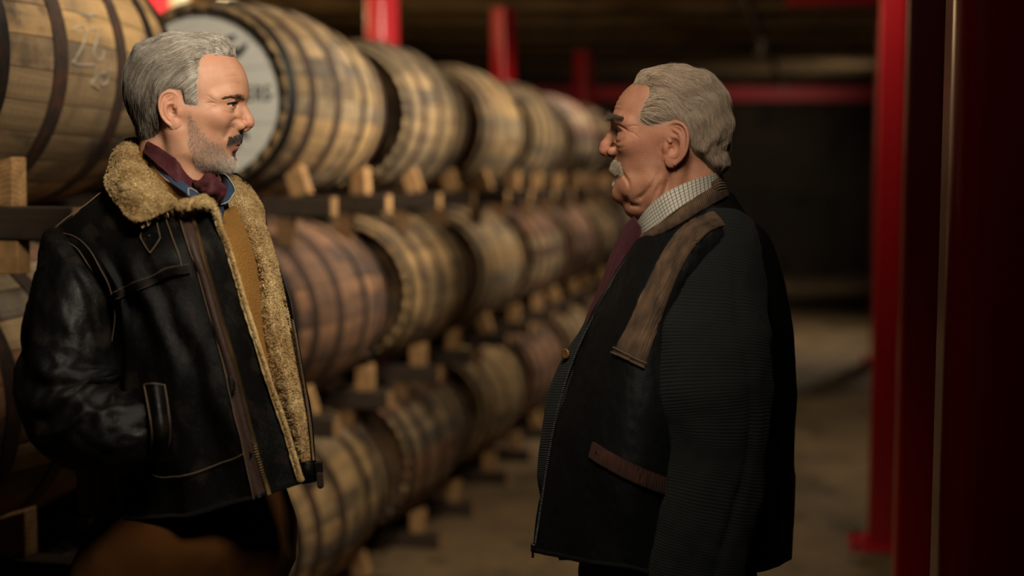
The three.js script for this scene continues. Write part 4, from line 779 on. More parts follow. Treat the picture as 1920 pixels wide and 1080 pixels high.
const feltBump = texture(256, 256, (() => { const a = tile((x, y) => fbm(x * 22, y * 22, 6, 4)); return (x, y) => grey(0.5 + 0.4 * a(x, y) + rr(-0.1, 0.1)); })(), false);
const mustardMat = phys({ color: 0x8a5f20, bumpMap: repeat(feltBump, 10, 10), bumpScale: 0.002, roughness: 0.95, sheen: 0.5, sheenColor: new THREE.Color(0xb08040), sheenRoughness: 0.7, name: 'mustard_wool' });
const denimTex = texture(256, 256, (x, y) => { const k = 0.8 + 0.2 * Math.sin((x + y) * 6.28318 * 32) + rr(-0.14, 0.14); return [0.16 * k, 0.235 * k, 0.34 * k]; });
const denimMat = std({ map: repeat(denimTex, 12, 12), roughness: 0.9, name: 'denim' });
const denimThread = std({ color: 0x8f8f86, roughness: 0.9, name: 'pale_thread' });
const scarfTex = texture(512, 512, (() => { const a = tile((x, y) => noise(x * 60, y * 60, 3)), b = tile((x, y) => fbm(x * 10, y * 10, 4, 3)); return (x, y) => { const s = a(x, y) > 0.5 ? 0.3 : 0, k = 0.85 + 0.3 * b(x, y); return [0.27 * k + s * 0.6, 0.03 * k + s * 0.4, 0.07 * k + s * 0.4]; }; })());
const scarfMat = phys({ map: repeat(scarfTex, 8, 8), bumpMap: repeat(weave(20, 20), 8, 8), bumpScale: 0.0006, roughness: 0.8, sheen: 0.4, sheenColor: new THREE.Color(0x70202c), name: 'burgundy_scarf' });
const trouserA = phys({ color: 0x41250a, bumpMap: repeat(weave(24, 24), 10, 10), bumpScale: 0.0002, roughness: 0.9, specularIntensity: 0.2, name: 'tan_cotton' });
const trouserB = std({ color: 0x1d1d1f, bumpMap: repeat(weave(24, 24), 10, 10), bumpScale: 0.0005, roughness: 0.9, name: 'black_wool' });
const knitBump = texture(256, 256, (x, y) => { // rows of moss stitch
  const r = Math.floor(y * 8), sx = (x * 8 + (r % 2) * 0.5) % 1, sy = (y * 8) % 1, d = ((sx - 0.5) / 0.48) ** 2 + ((sy - 0.5) / 0.42) ** 2; return grey(clamp(0.95 - 0.75 * d + 0.08 * rr(-1, 1), 0, 1)); }, false);
const knitTex = texture(256, 256, (x, y) => { const r = Math.floor(y * 8), sx = (x * 8 + (r % 2) * 0.5) % 1, sy = (y * 8) % 1, k = 0.9 + rr(-0.2, 0.2); return [0.072 * k, 0.09 * k, 0.073 * k]; });
const knitMat = phys({ map: repeat(knitTex, 32, 30), bumpMap: repeat(knitBump, 32, 30), bumpScale: 0.0026, roughness: 0.95, sheen: 0.25, sheenColor: new THREE.Color(0x202822), sheenRoughness: 0.6, name: 'green_grey_knit' });
const vestMat = phys({ color: 0x0c0d0d, specularIntensity: 0.4, bumpMap: repeat(leatherBump, 4, 4), bumpScale: 0.0012, roughness: 0.6, name: 'black_waxed_cotton' });
const cordBump = (n) => texture(256, 64, (x, y) => grey(0.5 + 0.45 * Math.sin(x * 6.28318 * n) + 0.05 * rr(-1, 1)), false);
const cordTone = texture(256, 256, (() => { const a = tile((x, y) => fbm(x * 4, y * 7, 3, 4)); return (x, y) => { const k = 0.83 + 0.35 * a(x, y); return [0.4 * k, 0.3 * k, 0.21 * k]; }; })());
const cordMat = std({ map: repeat(cordTone, 15, 4), bumpMap: repeat(cordBump(16), 15, 4), bumpScale: 0.0016, roughness: 0.9, name: 'brown_corduroy' });
const welMat = std({ color: 0xb07a6c, map: repeat(cordTone, 15, 4), bumpMap: repeat(cordBump(16), 15, 4), bumpScale: 0.0016, roughness: 0.9, name: 'russet_corduroy' });
const checkTex = texture(128, 128, (x, y) => { const l = Math.min(Math.abs(x - 0.5), Math.abs(y - 0.5)) < 0.075; const k = 0.97 + rr(-0.05, 0.05); return l ? [0.13, 0.09, 0.08] : [0.74 * k, 0.71 * k, 0.65 * k]; });
const checkMat = std({ map: repeat(checkTex, 1, 1), roughness: 0.9, name: 'checked_cotton' });
const tieMat = phys({ color: 0x3d1018, roughness: 0.9, sheen: 0.5, sheenColor: new THREE.Color(0x5a1c26), bumpMap: repeat(weave(20, 20), 10, 10), bumpScale: 0.0008, name: 'burgundy_wool_tie' });
const shoeMat = phys({ color: 0x120d0a, roughness: 0.35, clearcoat: 0.3, name: 'shoe_leather' });
const ironMat = std({ color: 0x2a2622, roughness: 0.4, metalness: 0.8, name: 'dark_metal' });

// sheepskin: a curly pile on a surface; h its depth
function fleece(S, nu, nv, { thick = 0.012, fibres = 5000, h = 0.007, tint = 1, len = 0.0032 } = {}) {
  const curl = (p) => 0.5 * noise(p.x * 190, p.y * 190, p.z * 190) + 0.7 * noise(p.x * 75, p.y * 75, p.z * 75) + 0.3 * noise(p.x * 330, p.y * 330, p.z * 330);
  const tone = (p, k = 0) => { const a = clamp(0.5 + 0.7 * fbm(p.x * 24 + 9, p.y * 24, p.z * 24 + 4, 3) + 0.25 * rr(-1, 1) + k, 0, 1); return mix3([0.3, 0.175, 0.06], [0.58, 0.42, 0.2], a).map((q) => q * tint); };
  const f = raised(S, (u, v, p) => h * 0.6 * curl(p) * Math.min(1, 9 * u + 0.25, 9 * (1 - u) + 0.25));
  const base = sheet(nu, nv, f, { thick, color: (u, v, p) => tone(p) }), st = new Strands(3);
  base.deleteAttribute('uv');
  for (let i = 0; i < fibres; i++) {
    const u = rnd(), v = rnd(), p = f(u, v), n = normalOf(S, u, v), d = n.clone().add(V(rr(-1, 1), rr(-1, 1), rr(-1, 1)).multiplyScalar(0.75)).normalize(), b = V(rr(-1, 1), rr(-1, 1) - 0.3, rr(-1, 1)), L = len * rr(0.5, 1.3), pts = [], c = tone(p);
    for (let k = 0; k <= 4; k++) { pts.push(p.clone()); d.addScaledVector(b, 0.5).normalize(); p.addScaledVector(d, L / 4); }
    st.add(pts, 0.00055, 0.0003, c);
  }
  // loose curls along both long edges
  for (let i = 0; i < fibres * 0.25; i++) {
    const e = rnd() < 0.5 ? rr(0, 0.02) : rr(0.98, 1), u = rnd() < 0.75 ? e : rnd(), v = u === e ? rnd() : (rnd() < 0.5 ? rr(0, 0.02) : rr(0.98, 1)), p = f(u, v), n = normalOf(S, u, v), out = S(clamp(u, 0.02, 0.98), clamp(v, 0.02, 0.98)).sub(S(0.5, v)).normalize(), d = n.multiplyScalar(0.4).add(out.multiplyScalar(0.5)).add(V(rr(-1, 1), rr(-1, 1), rr(-1, 1)).multiplyScalar(0.7)).normalize(), b = V(rr(-1, 1), rr(-1, 1), rr(-1, 1)), pts = [], c = tone(p);
    for (let k = 0; k <= 4; k++) { pts.push(p.clone()); d.addScaledVector(b, 0.5).normalize(); p.addScaledVector(d, len * 0.28); }
    st.add(pts, 0.0007, 0.0003, c);
  }
  return mergeGeometries([base, st.build()]);
}
// plain body under the clothes, in metres from the floor under the person: shoulders, arms, trunk, legs and hands
function trunk(o) {
  const F = new Field(false), s = 100, P = (q) => q.map((v) => v * s);
  F.ell(P(o.chest), P([o.wide[0], 0.22, o.wide[1]]), 6); F.ell(P(o.belly), P([o.wide[0] * 0.92, 0.2, o.wide[1] * 0.92]), 6); F.ell(P(o.hip), P([o.wide[0] * 0.9, 0.13, o.wide[1] * 0.9]), 6);
  F.cap(P(o.neck), P(o.chest), 5, 7, 3);
  for (const a of o.arms) { F.cap(P(a[0]), P(a[1]), 4.2, 4, 4); F.cap(P(a[1]), P(a[2]), 4.2, 2.8, 2); }
  for (const l of o.legs) { F.cap(P(l[0]), P(l[1]), 8, 5.6, 4); F.cap(P(l[1]), P(l[2]), 5.6, 4, 3); }
  const body = mesher((x, y, z) => F.d(x, y, z), [-60, -2, -50], [60, 160, 50], 1.3, 1), parts = [body];
  for (const [w, dir, side, curlAmt] of o.hands) { // palm, four fingers of different lengths and a thumb
    const H = new Field(false), d = V(...dir).normalize(), sd = V(...side).normalize(), nn = d.clone().cross(sd).normalize(), q = (a, b, c) => { const v = V(...w).multiplyScalar(100).addScaledVector(d, a).addScaledVector(sd, b).addScaledVector(nn, c); return [v.x, v.y, v.z]; };
    H.cap(q(-2, 0, 0), q(3, 0, 0), 2.4, 2.3, 1.5); H.ell(q(5.5, 0, 0), [3.2, 3.2, 3.2], 1.2); H.cap(q(5, 2.4, 0), q(8.6, 2.6, 0.2), 1.3, 1.0, 0.8); H.cap(q(5, -2.2, 0), q(8.2, -2.6, 0.2), 1.3, 0.95, 0.8);
    [[2.7, 7.2, 0.88], [0.95, 8.0, 0.92], [-0.85, 7.4, 0.88], [-2.6, 5.9, 0.8]].forEach(([b, L, r]) => { const c = curlAmt, p0 = q(8, b, 0), p1 = q(8 + L * 0.45, b * 1.03, L * 0.12 * c), p2 = q(8 + L * 0.72, b * 1.03, L * 0.38 * c), p3 = q(8 + L * 0.86, b, L * 0.66 * c); H.line([p0, p1, p2, p3], r, 0.35, 0, 0.8); });
    H.line([q(2.5, 2.6, 0.4), q(5.2, 4.3, 1.2), q(7.4, 4.9, 2.2), q(9.2, 4.8, 3.2)], 1.05, 0.6, 0, 0.8);
    const c = q(6, 0, 1); parts.push(mesher((x, y, z) => H.d(x, y, z), [c[0] - 13, c[1] - 13, c[2] - 13], [c[0] + 13, c[1] + 13, c[2] + 13], 0.4, 1));
  }
  const g = mergeGeometries(parts); return g;
}
function legsAndShoes(o) { // trousers as one garment, shoes by themselves
  const F = new Field(false), P = (q) => q.map((v) => v * 100);
  F.ell(P(o.hip), P(o.hipR), 8);
  for (const l of o.legs) { F.cap(P(l[0]), P(l[1]), 9.6, 8.2, 9); F.cap(P(l[1]), P(l[2]), 8.4, 8.6, 3); }
  const f = (x, y, z) => Math.max(F.d(x, y, z) - 0.6 * fbm(x * 0.09, y * 0.05, z * 0.09, 3) - 0.55 * ridge(x * 0.07 + y * 0.05, y * 0.11, z * 0.06), y - o.top * 100, 1.5 - y);
  return cm(mesher(f, [-50, -1, -50], [50, o.top * 100 + 2, 50], 1.0, 1));
}
function shoe(dirX, dirZ, p) {
  const F = new Field(false), d = V(dirX, 0, dirZ).normalize(), q = (a, y) => [p[0] * 100 + d.x * a, y, p[2] * 100 + d.z * a];
  F.cap(q(-7, 4), q(4, 4.5), 4.2, 4.2, 3); F.cap(q(4, 4), q(16, 3), 4.2, 3.4, 3); F.cap(q(-4, 6), q(-5, 10), 4.6, 4.6, 3);
  return cm(mesher((x, y, z) => Math.max(F.d(x, y, z), 0.05 - y), [p[0] * 100 - 26, -1, p[2] * 100 - 26], [p[0] * 100 + 26, 15, p[2] * 100 + 26], 0.8, 1));
}

// ---------------------------------------------------------------- the bearded man in the sheepskin jacket
{
  const base = seen(325, 400, 2.13); base.y = 0;
  const man = thing('person', 'bearded silver haired man in a black leather sheepskin jacket, hand in his pocket, facing right', 'person', base.toArray());
  const own = (name, geo, mat, parent = man, label) => { geo.translate(-base.x, 0, -base.z); return part(name, geo, mat, parent, label); };
  const h = headA(), ho = seen(351, 205, 2.1), headAt = (g) => { g.translate(ho.x, ho.y, ho.z); return g; };
  const noUv = (g) => { g.deleteAttribute('uv'); return g; };
  const rel = (...q) => seen(...q).sub(base).toArray(); // body joints, metres from the floor under him; he faces right and a little towards the camera
  const fx = 0.74, fz = 0.67, at = (r, y, f) => [-0.67 * r + fx * f, y, 0.743 * r + fz * f];
  const plain = trunk({ wide: [0.135, 0.135], chest: at(0, 1.28, 0.0), belly: at(0, 1.1, 0.01), hip: at(0, 0.95, 0), neck: [ho.x - base.x - 0.03, 1.5, 0.03],
    arms: [[rel(172, 500, 2.0), rel(130, 740, 1.91), rel(272, 812, 1.885)], [rel(415, 430, 2.33), rel(458, 700, 2.365), rel(452, 815, 2.22)]],
    legs: [[at(0.1, 0.92, 0), at(0.11, 0.5, 0.02), at(0.12, 0.09, -0.01)], [at(-0.1, 0.92, 0), at(-0.11, 0.5, 0.02), at(-0.12, 0.09, -0.01)]],
    hands: [[rel(285, 815, 1.905), [0.9, -0.2, -0.25], [0.2, 0.95, 0], 0.5], [rel(446, 822, 2.2), [-0.85, -0.35, 0.1], [-0.35, 0.9, 0], -0.5]] });
  cm(plain); plain.translate(base.x, 0, base.z); paint(plain, () => [0.5, 0.3, 0.2]); plain.setAttribute('uv', new THREE.BufferAttribute(new Float32Array(plain.attributes.position.count * 2), 2));
  own('body', mergeGeometries([headAt(h.skin), plain]), skinMat);
  own('hair', headAt(mergeGeometries(h.hair.map(noUv))), hairMat, man, 'swept back silver hair');
  own('beard', headAt(h.beard), hairMat, man, 'short grey beard'); own('moustache', headAt(h.moustache), hairMat, man, 'dark moustache');
  own('eyebrows', headAt(h.brows), hairMat); h.lashes.forEach((g) => own('eyelashes', headAt(g), hairMat));
  for (const e of h.eyes) part('eye', h.eye, eyeMat, man).position.set(ho.x + e[0] - base.x, ho.y + e[1], ho.z + e[2] - base.z);
  // trousers and shoes
  const legs = [1, -1].map((s) => [at(0.08 * s + 0.05, 0.9, 0.07), at(0.095 * s + 0.01, 0.5, 0.05), at(0.11 * s, 0.07, 0.0)]);
  const tr = legsAndShoes({ hip: at(0.02, 0.985, 0.08), hipR: [0.15, 0.14, 0.19], legs, top: 1.06 }); tr.translate(base.x, 0, base.z); { const p = tr.attributes.position, u = new Float32Array(p.count * 2); for (let i = 0; i < p.count; i++) { u[2 * i] = p.getX(i) + p.getZ(i); u[2 * i + 1] = p.getY(i); } tr.setAttribute('uv', new THREE.BufferAttribute(u, 2)); }
  own('trousers', tr, trouserA, man, 'tan cotton trousers');
  for (const l of legs) { const g = shoe(fx, fz, l[2]); g.translate(base.x, 0, base.z); own('shoe', g, shoeMat); }
  // layers at the neck
  const band = (rows, mat, name, thick, label, nu = 50, nv = 12, sx = 0.3, sy = 0.05, wob = 0) => own(name, sheet(nu, nv, raised(net(rows), (u, v, p) => wob * noise(p.x * 60, p.y * 60, p.z * 60)), { thick, uv: (u, v) => [u * sx, v * sy] }), mat, man, label);
  band([[[300, 262, 2.3], [268, 262, 2.17], [276, 264, 2.06], [310, 284, 2.01], [335, 305, 1.98], [355, 335, 1.99], [378, 345, 2.02], [400, 340, 2.1], [405, 320, 2.2]], [[300, 300, 2.33], [262, 284, 2.2], [272, 288, 2.04], [306, 318, 1.98], [336, 345, 1.955], [362, 366, 1.97], [386, 376, 2.0], [410, 368, 2.1], [415, 345, 2.22]]], scarfMat, 'scarf', 0.006, 'burgundy neck scarf', 60, 14, 0.35, 0.06, 0.004);
  band([[[362, 338, 1.985], [378, 334, 1.965], [394, 327, 1.97], [412, 331, 2.0]], [[364, 352, 1.965], [384, 348, 1.935], [404, 344, 1.94], [421, 352, 1.99]], [[372, 366, 1.965], [390, 366, 1.93], [408, 364, 1.94], [421, 370, 1.99]], [[386, 380, 1.99], [395, 384, 1.97], [405, 390, 1.975], [412, 388, 2.0]]], scarfMat, 'scarf_knot', 0.008, 'burgundy scarf bunched at the throat', 36, 30, 0.1, 0.12, 0.007);
  band([[[262, 279, 2.19], [272, 280, 2.075], [310, 312, 1.985], [343, 340, 1.96], [357, 351, 1.955], [376, 366, 1.96]], [[258, 284, 2.2], [262, 283, 2.085], [301, 326, 1.985], [330, 349, 1.95], [350, 363, 1.94], [356, 372, 1.94]]], denimMat, 'denim_collar', 0.004, 'blue denim shirt collar', 50, 8, 0.3, 0.03);
  band([[[409, 327, 2.12], [418, 326, 2.08], [427, 331, 2.06], [441, 355, 2.05]], [[416, 345, 2.08], [422, 350, 2.05], [431, 358, 2.03], [438, 366, 2.03]], [[408, 392, 2.0], [414, 384, 2.0], [424, 380, 2.0], [431, 377, 2.01]]], denimMat, 'denim_collar', 0.004, 'blue denim shirt collar', 24, 24, 0.08, 0.12);
  band([[[396, 372, 2.03], [408, 386, 2.0], [420, 380, 2.0]], [[404, 400, 2.02], [412, 404, 1.99], [421, 400, 2.01]], [[412, 440, 2.02], [418, 440, 1.99], [428, 440, 2.02]]], denimMat, 'shirt_front', 0.003, 'denim shirt front', 14, 24, 0.06, 0.15);
  { const e = [[410, 327, 2.115], [427, 331, 2.055], [441, 355, 2.045], [437, 365, 2.025], [428, 378, 2.005], [413, 384, 1.993]].map((q) => seen(...q)); own('stitching', tube(e, 0.0011, 5), denimThread); const e2 = [[354, 367, 1.938], [354, 353, 1.95], [364, 356, 1.955], [375, 365, 1.957]].map((q) => seen(...q)); own('stitching', tube(e2, 0.001, 5), denimThread); }
  // mustard jumper
  band([[[300, 262, 2.34], [254, 278, 2.13], [260, 281, 2.08], [300, 330, 1.985], [335, 356, 1.955], [352, 371, 1.945]], [[300, 290, 2.36], [248, 285, 2.16], [254, 298, 2.06], [290, 345, 1.985], [330, 384, 1.96], [350, 392, 1.95]]], mustardMat, 'jumper_collar', 0.006, 'mustard jumper neck', 50, 10, 0.3, 0.05);
  own('jumper', sheet(40, 50, raised(net([[[330, 395, 2.0], [392, 428, 1.985], [421, 428, 1.995], [430, 390, 2.03], [480, 380, 2.25]], [[330, 460, 1.97], [400, 460, 1.955], [450, 460, 2.0], [490, 460, 2.13], [510, 460, 2.26]], [[330, 600, 1.95], [420, 600, 1.935], [480, 600, 1.98], [515, 600, 2.12], [525, 600, 2.25]], [[330, 760, 1.95], [440, 760, 1.93], [505, 760, 1.98], [540, 760, 2.12], [545, 760, 2.25]], [[330, 930, 1.97], [430, 930, 1.95], [490, 930, 1.99], [520, 930, 2.12], [530, 930, 2.25]]]), (u, v, p) => 0.006 * fbm(p.x * 14 + p.y * 6, p.y * 9, p.z * 9, 3)), { thick: 0.006, uv: (u, v) => [u * 0.35, v * 0.5] }), mustardMat, man, 'mustard wool jumper');
  // jacket shell, from his left side round the back to the right front edge
  const J = net([
    [[452, 366, 2.2], [430, 345, 2.3], [330, 330, 2.36], [215, 345, 2.24], [120, 420, 2.1], [95, 437, 1.99], [150, 394, 1.985], [215, 352, 2.03], [290, 362, 1.985], [330, 384, 1.955], [352, 388, 1.95], [386, 371, 1.96]],
    [[505, 460, 2.26], [470, 440, 2.34], [330, 420, 2.4], [190, 440, 2.28], [105, 480, 2.12], [160, 486, 1.93], [205, 478, 1.905], [255, 470, 1.885], [305, 462, 1.875], [352, 455, 1.88], [369, 456, 1.885], [424, 455, 1.925]],
    [[535, 560, 2.27], [500, 560, 2.38], [340, 560, 2.44], [180, 560, 2.3], [110, 570, 2.1], [205, 568, 1.925], [240, 564, 1.885], [284, 558, 1.868], [330, 553, 1.862], [378, 553, 1.868], [397, 555, 1.873], [458, 572, 1.92]],
    [[550, 690, 2.27], [510, 690, 2.38], [350, 690, 2.44], [180, 690, 2.3], [115, 690, 2.1], [206, 690, 1.92], [250, 688, 1.878], [300, 684, 1.86], [355, 680, 1.852], [414, 678, 1.858], [433, 680, 1.864], [500, 704, 1.91]],
    [[556, 800, 2.27], [520, 800, 2.38], [350, 800, 2.44], [190, 800, 2.3], [130, 800, 2.12], [196, 815, 1.93], [250, 815, 1.882], [310, 812, 1.86], [375, 806, 1.852], [443, 800, 1.857], [461, 800, 1.863], [535, 806, 1.905]],
    [[552, 905, 2.27], [510, 915, 2.38], [350, 930, 2.42], [200, 945, 2.3], [150, 955, 2.12], [172, 966, 1.99], [235, 972, 1.91], [310, 972, 1.872], [390, 960, 1.858], [476, 934, 1.86], [500, 927, 1.864], [564, 905, 1.9]]]);
  const crumple = (p) => 0.004 * ridge(p.x * 9 + p.y * 3, p.y * 5, p.z * 9) + 0.0035 * fbm(p.x * 16, p.y * 7, p.z * 16, 3);
  const JF = raised(J, (u, v, p) => { const drape = u > 0.5 ? 0.005 * Math.sin((u * 46 - v * 5) + 2.5 * noise(u * 7, v * 4)) * sstep(0.12, 0.35, v) * (1 - sstep(0.86, 0.93, u)) : 0; return crumple(p) * (0.6 + 0.6 * v) + drape - 0.002; });
  const jacket = own('jacket', sheet(190, 130, JF, { thick: 0.009, uv: (u, v) => [u * 1.3, v * 0.62] }), leatherMat, man, 'worn black leather flying jacket');
  const piece = (name, geo, mat, label) => own(name, geo, mat, jacket, label);
  const front = finder(JF, 0.44, 1);
  // right sleeve running into the pocket
  const SL = sleeve([[97, 434, 2.0, 0.008, 1], [104, 446, 1.985, 0.018, 1.2], [114, 474, 1.965, 0.032, 1.1], [124, 512, 1.95, 0.045, 1], [132, 570, 1.93, 0.058, 1], [130, 650, 1.915, 0.064, 1], [126, 715, 1.9, 0.067, 1], [142, 766, 1.885, 0.066, 1], [178, 798, 1.868, 0.061, 1], [222, 812, 1.855, 0.058, 0.9], [262, 812, 1.85, 0.05, 0.8], [298, 808, 1.858, 0.042, 0.6]]);
  const SF = raised(SL, (u, v, p) => { const e = Math.exp(-(((v - 0.62) / 0.17) ** 2)), a = Math.cos((u - 0.15) * 6.283); return 0.013 * e * ridge(v * 13 + a * 1.2, Math.cos(u * 6.28) * 0.8, Math.sin(u * 6.28) * 0.8) + 0.008 * sstep(0.1, 0.4, v) * fbm(v * 7, Math.cos(u * 6.28) * 1.3, Math.sin(u * 6.28) * 1.3, 3) + 0.3 * crumple(p); });
  piece('sleeve', sheet(90, 150, SF, { closeU: true, uv: (u, v) => [u * 0.42, v * 0.8] }), leatherMat, 'bent right leather sleeve');
  const SL2 = sleeve([[410, 400, 2.32, 0.05], [436, 480, 2.36, 0.06], [455, 600, 2.38, 0.062], [460, 720, 2.36, 0.062], [455, 790, 2.28, 0.055], [450, 830, 2.2, 0.045]]);
  piece('sleeve', sheet(40, 40, SL2, { closeU: true, uv: (u, v) => [u * 0.42, v * 0.6] }), leatherMat);
  // armhole strip, yoke strip, zip band: worn brown leather laid on the shell, edged with stitching
  const strip = (name, a, b, hgt, mat = brownLeather, nv = 60) => piece(name, sheet(6, nv, patch(JF, front, a, b, hgt), { thick: 0.0025, uv: (u, v) => [u * 0.03, v * 0.4] }), mat);
  const stitch = (pts, r) => piece('seam_stitching', seam(JF, front, pts, r, 0.0042), threadMat);
  strip('armhole_strip', [[112, 446], [140, 460], [165, 488], [186, 522], [203, 560], [209, 600]], [[118, 438], [148, 450], [176, 480], [198, 516], [214, 556], [219, 600]], 0.0024, leatherMat);
  stitch([[104, 444], [140, 459], [165, 487], [186, 521], [202, 558], [208, 600], [204, 640]]); stitch([[104, 436], [148, 449], [177, 479], [199, 515], [215, 555], [220, 600], [212, 650]]);
  stitch([[103, 432], [128, 408], [160, 382], [197, 352]], 0.0008);
  strip('yoke_strip', [[206, 553], [240, 536], [280, 520], [315, 502], [352, 497]], [[209, 567], [242, 552], [282, 536], [316, 518], [356, 511]], 0.0024, leatherMat, 40);
  stitch([[206, 553], [240, 536], [280, 520], [315, 502], [352, 497]]); stitch([[209, 567], [242, 552], [282, 536], [316, 518], [356, 511]]);
  const zl = [[328, 392], [346, 440], [360, 490], [376, 545], [396, 615], [414, 678], [434, 760], [452, 830], [478, 934]], zr = [[352, 390], [366, 440], [378, 488], [395, 548], [415, 618], [434, 680], [454, 760], [474, 835], [503, 926]];
  strip('zip_band', zl, zr, 0.0032); stitch(zl); stitch(zl.map((q, i) => [q[0] + 20, q[1]]).slice(1, 8));
  { const f = zr.map(([x, y]) => front(x + 2, y)), c = curve(f.map(([u, v]) => V(u, v, 0))), g = [], tooth = bevelBox(0.0062, 0.0018, 0.003, 0.0005); // zip teeth along the band
    for (let i = 0; i <= 170; i++) { const q = c(i / 170), p = JF(q.x, q.y).addScaledVector(normalOf(JF, q.x, q.y), 0.0045), t = tooth.clone(); t.lookAt(normalOf(JF, q.x, q.y)); t.rotateZ(0.25); t.translate(p.x, p.y, p.z); g.push(t); }
    const m = piece('zip_teeth', mergeGeometries(g), brassMat); m.userData.kind = 'stuff'; piece('zip_tape', seam(JF, front, zr.map(([x, y]) => [x + 1, y]), 0.0022, 0.002), ironMat); }
  // strap and rivets under the collar
  strip('collar_strap', [[270, 402], [269, 425], [267, 447], [284, 475]], [[291, 396], [297, 424], [302, 449], [286, 476]], 0.003, leatherMat, 16);
  stitch([[291, 396], [297, 424], [303, 450]]); stitch([[303, 450], [294, 464], [285, 476]]); stitch([[285, 476], [275, 463], [266, 448]]); stitch([[266, 448], [269, 425], [270, 404]]); stitch([[307, 398], [318, 430], [330, 465], [342, 502]]);
  { const rivet = new THREE.SphereGeometry(0.0028, 10, 6); for (const [x, y] of [[283, 427], [282, 446]]) { const q = front(x, y), p = JF(...q).addScaledVector(normalOf(JF, ...q), 0.004), g = rivet.clone(); g.translate(p.x, p.y, p.z); piece('rivet', g, ironMat); } }
  // slanting pocket with its welt over the cuff
  own('pocket', sheet(10, 40, raised(net([[[268, 721, 1.845], [288, 719, 1.83], [310, 722, 1.842]], [[278, 770, 1.822], [298, 768, 1.806], [317, 770, 1.83]], [[284, 812, 1.812], [303, 812, 1.797], [320, 812, 1.826]], [[281, 862, 1.83], [298, 866, 1.82], [312, 862, 1.838]]]), (u, v, p) => 0.6 * crumple(p)), { thick: 0.006, uv: (u, v) => [u * 0.04, v * 0.12] }), leatherMat, jacket, 'slanting pocket welt');
  { const line = (pts) => piece('seam_stitching', tube(pts.map((q) => seen(...q)), 0.0007, 5), threadMat); line([[270, 722, 1.838], [279, 770, 1.816], [285, 812, 1.806], [282, 860, 1.824]]); line([[309, 722, 1.836], [316, 770, 1.824], [319, 812, 1.82], [312, 858, 1.832]]); line([[270, 721, 1.838], [288, 719, 1.824], [309, 722, 1.836]]); line([[258, 890, 1.86], [247, 905, 1.865]]); }
  stitch([[282, 884], [300, 893], [330, 892], [380, 880], [430, 862], [458, 848]]);
  piece('hem', seam(JF, (x, y) => [x, y], [[0.46, 0.992], [0.6, 0.993], [0.75, 0.993], [0.9, 0.993], [0.995, 0.992]], 0.004, 0.001), leatherMat);
  // sheepskin: right collar, its end at the throat, the turned edge and the open left front
  piece('fleece_collar', fleece(net([[[320, 290, 2.34], [285, 264, 2.25], [268, 262, 2.16], [257, 276, 2.08], [262, 299, 2.035], [284, 324, 1.99], [308, 352, 1.955], [329, 376, 1.935]], [[322, 290, 2.4], [275, 272, 2.3], [243, 262, 2.15], [229, 284, 2.05], [232, 322, 1.97], [254, 354, 1.925], [284, 378, 1.9], [325, 384, 1.91]], [[324, 320, 2.42], [270, 310, 2.33], [222, 281, 2.16], [203, 318, 2.05], [200, 350, 1.985], [226, 388, 1.93], [257, 415, 1.885], [318, 390, 1.905]]].map((r) => r)), 120, 60, { thick: 0.014, fibres: 26000, h: 0.008 }), woolMat, 'golden sheepskin collar');
  piece('fleece_collar_end', fleece(net([[[331, 381, 1.925], [356, 373, 1.91], [380, 367, 1.92], [396, 377, 1.93]], [[336, 392, 1.905], [358, 387, 1.888], [382, 381, 1.895], [392, 386, 1.92]], [[343, 404, 1.92], [358, 398, 1.905], [380, 393, 1.905], [388, 394, 1.925]]]), 50, 30, { thick: 0.012, fibres: 5000, h: 0.006 }), woolMat);
  { const e = [[392, 374, 1.935], [404, 398, 1.925], [413, 430, 1.92], [424, 455, 1.92], [442, 512, 1.916], [459, 572, 1.914], [481, 640, 1.908], [501, 704, 1.904], [519, 757, 1.9], [536, 806, 1.898], [551, 858, 1.895], [564, 902, 1.893]]; const wd = [9, 9, 9, 8, 7, 6, 5, 5, 5, 5, 5, 5];
    piece('fleece_edge', fleece(net([2, 1, 0].map((k) => e.map((q, i) => [q[0] - wd[i] * 0.5 + wd[i] * k * 0.6, q[1] - k, q[2] + (k === 1 ? -0.006 : k === 2 ? 0.014 : 0)]))), 160, 10, { thick: 0.006, fibres: 4200, h: 0.0016, len: 0.003, tint: 0.95 }), woolMat); }
  const LN = [[[424, 326, 2.2], [438, 330, 2.2], [457, 341, 2.24]], [[428, 350, 2.17], [445, 348, 2.16], [474, 358, 2.2]], [[431, 384, 2.11], [460, 378, 2.1], [493, 390, 2.16]], [[444, 410, 2.08], [472, 408, 2.07], [496, 418, 2.13]], [[459, 450, 2.06], [482, 450, 2.05], [507, 452, 2.1]], [[475, 494, 2.06], [496, 494, 2.03], [521, 500, 2.08]], [[487, 540, 2.04], [508, 545, 2.01], [532, 553, 2.06]], [[484, 590, 2.03], [512, 600, 1.99], [544, 610, 2.04]], [[488, 650, 2.02], [522, 660, 1.98], [555, 672, 2.02]], [[508, 725, 2.0], [540, 728, 1.965], [570, 748, 2.0]], [[535, 800, 1.985], [558, 802, 1.955], [579, 815, 1.98]], [[556, 868, 1.97], [570, 866, 1.95], [584, 862, 1.97]]];
  piece('fleece_lining', fleece(net(LN), 60, 200, { thick: 0.012, fibres: 22000, h: 0.005, len: 0.0028 }), woolMat, 'open left front showing sheepskin lining');
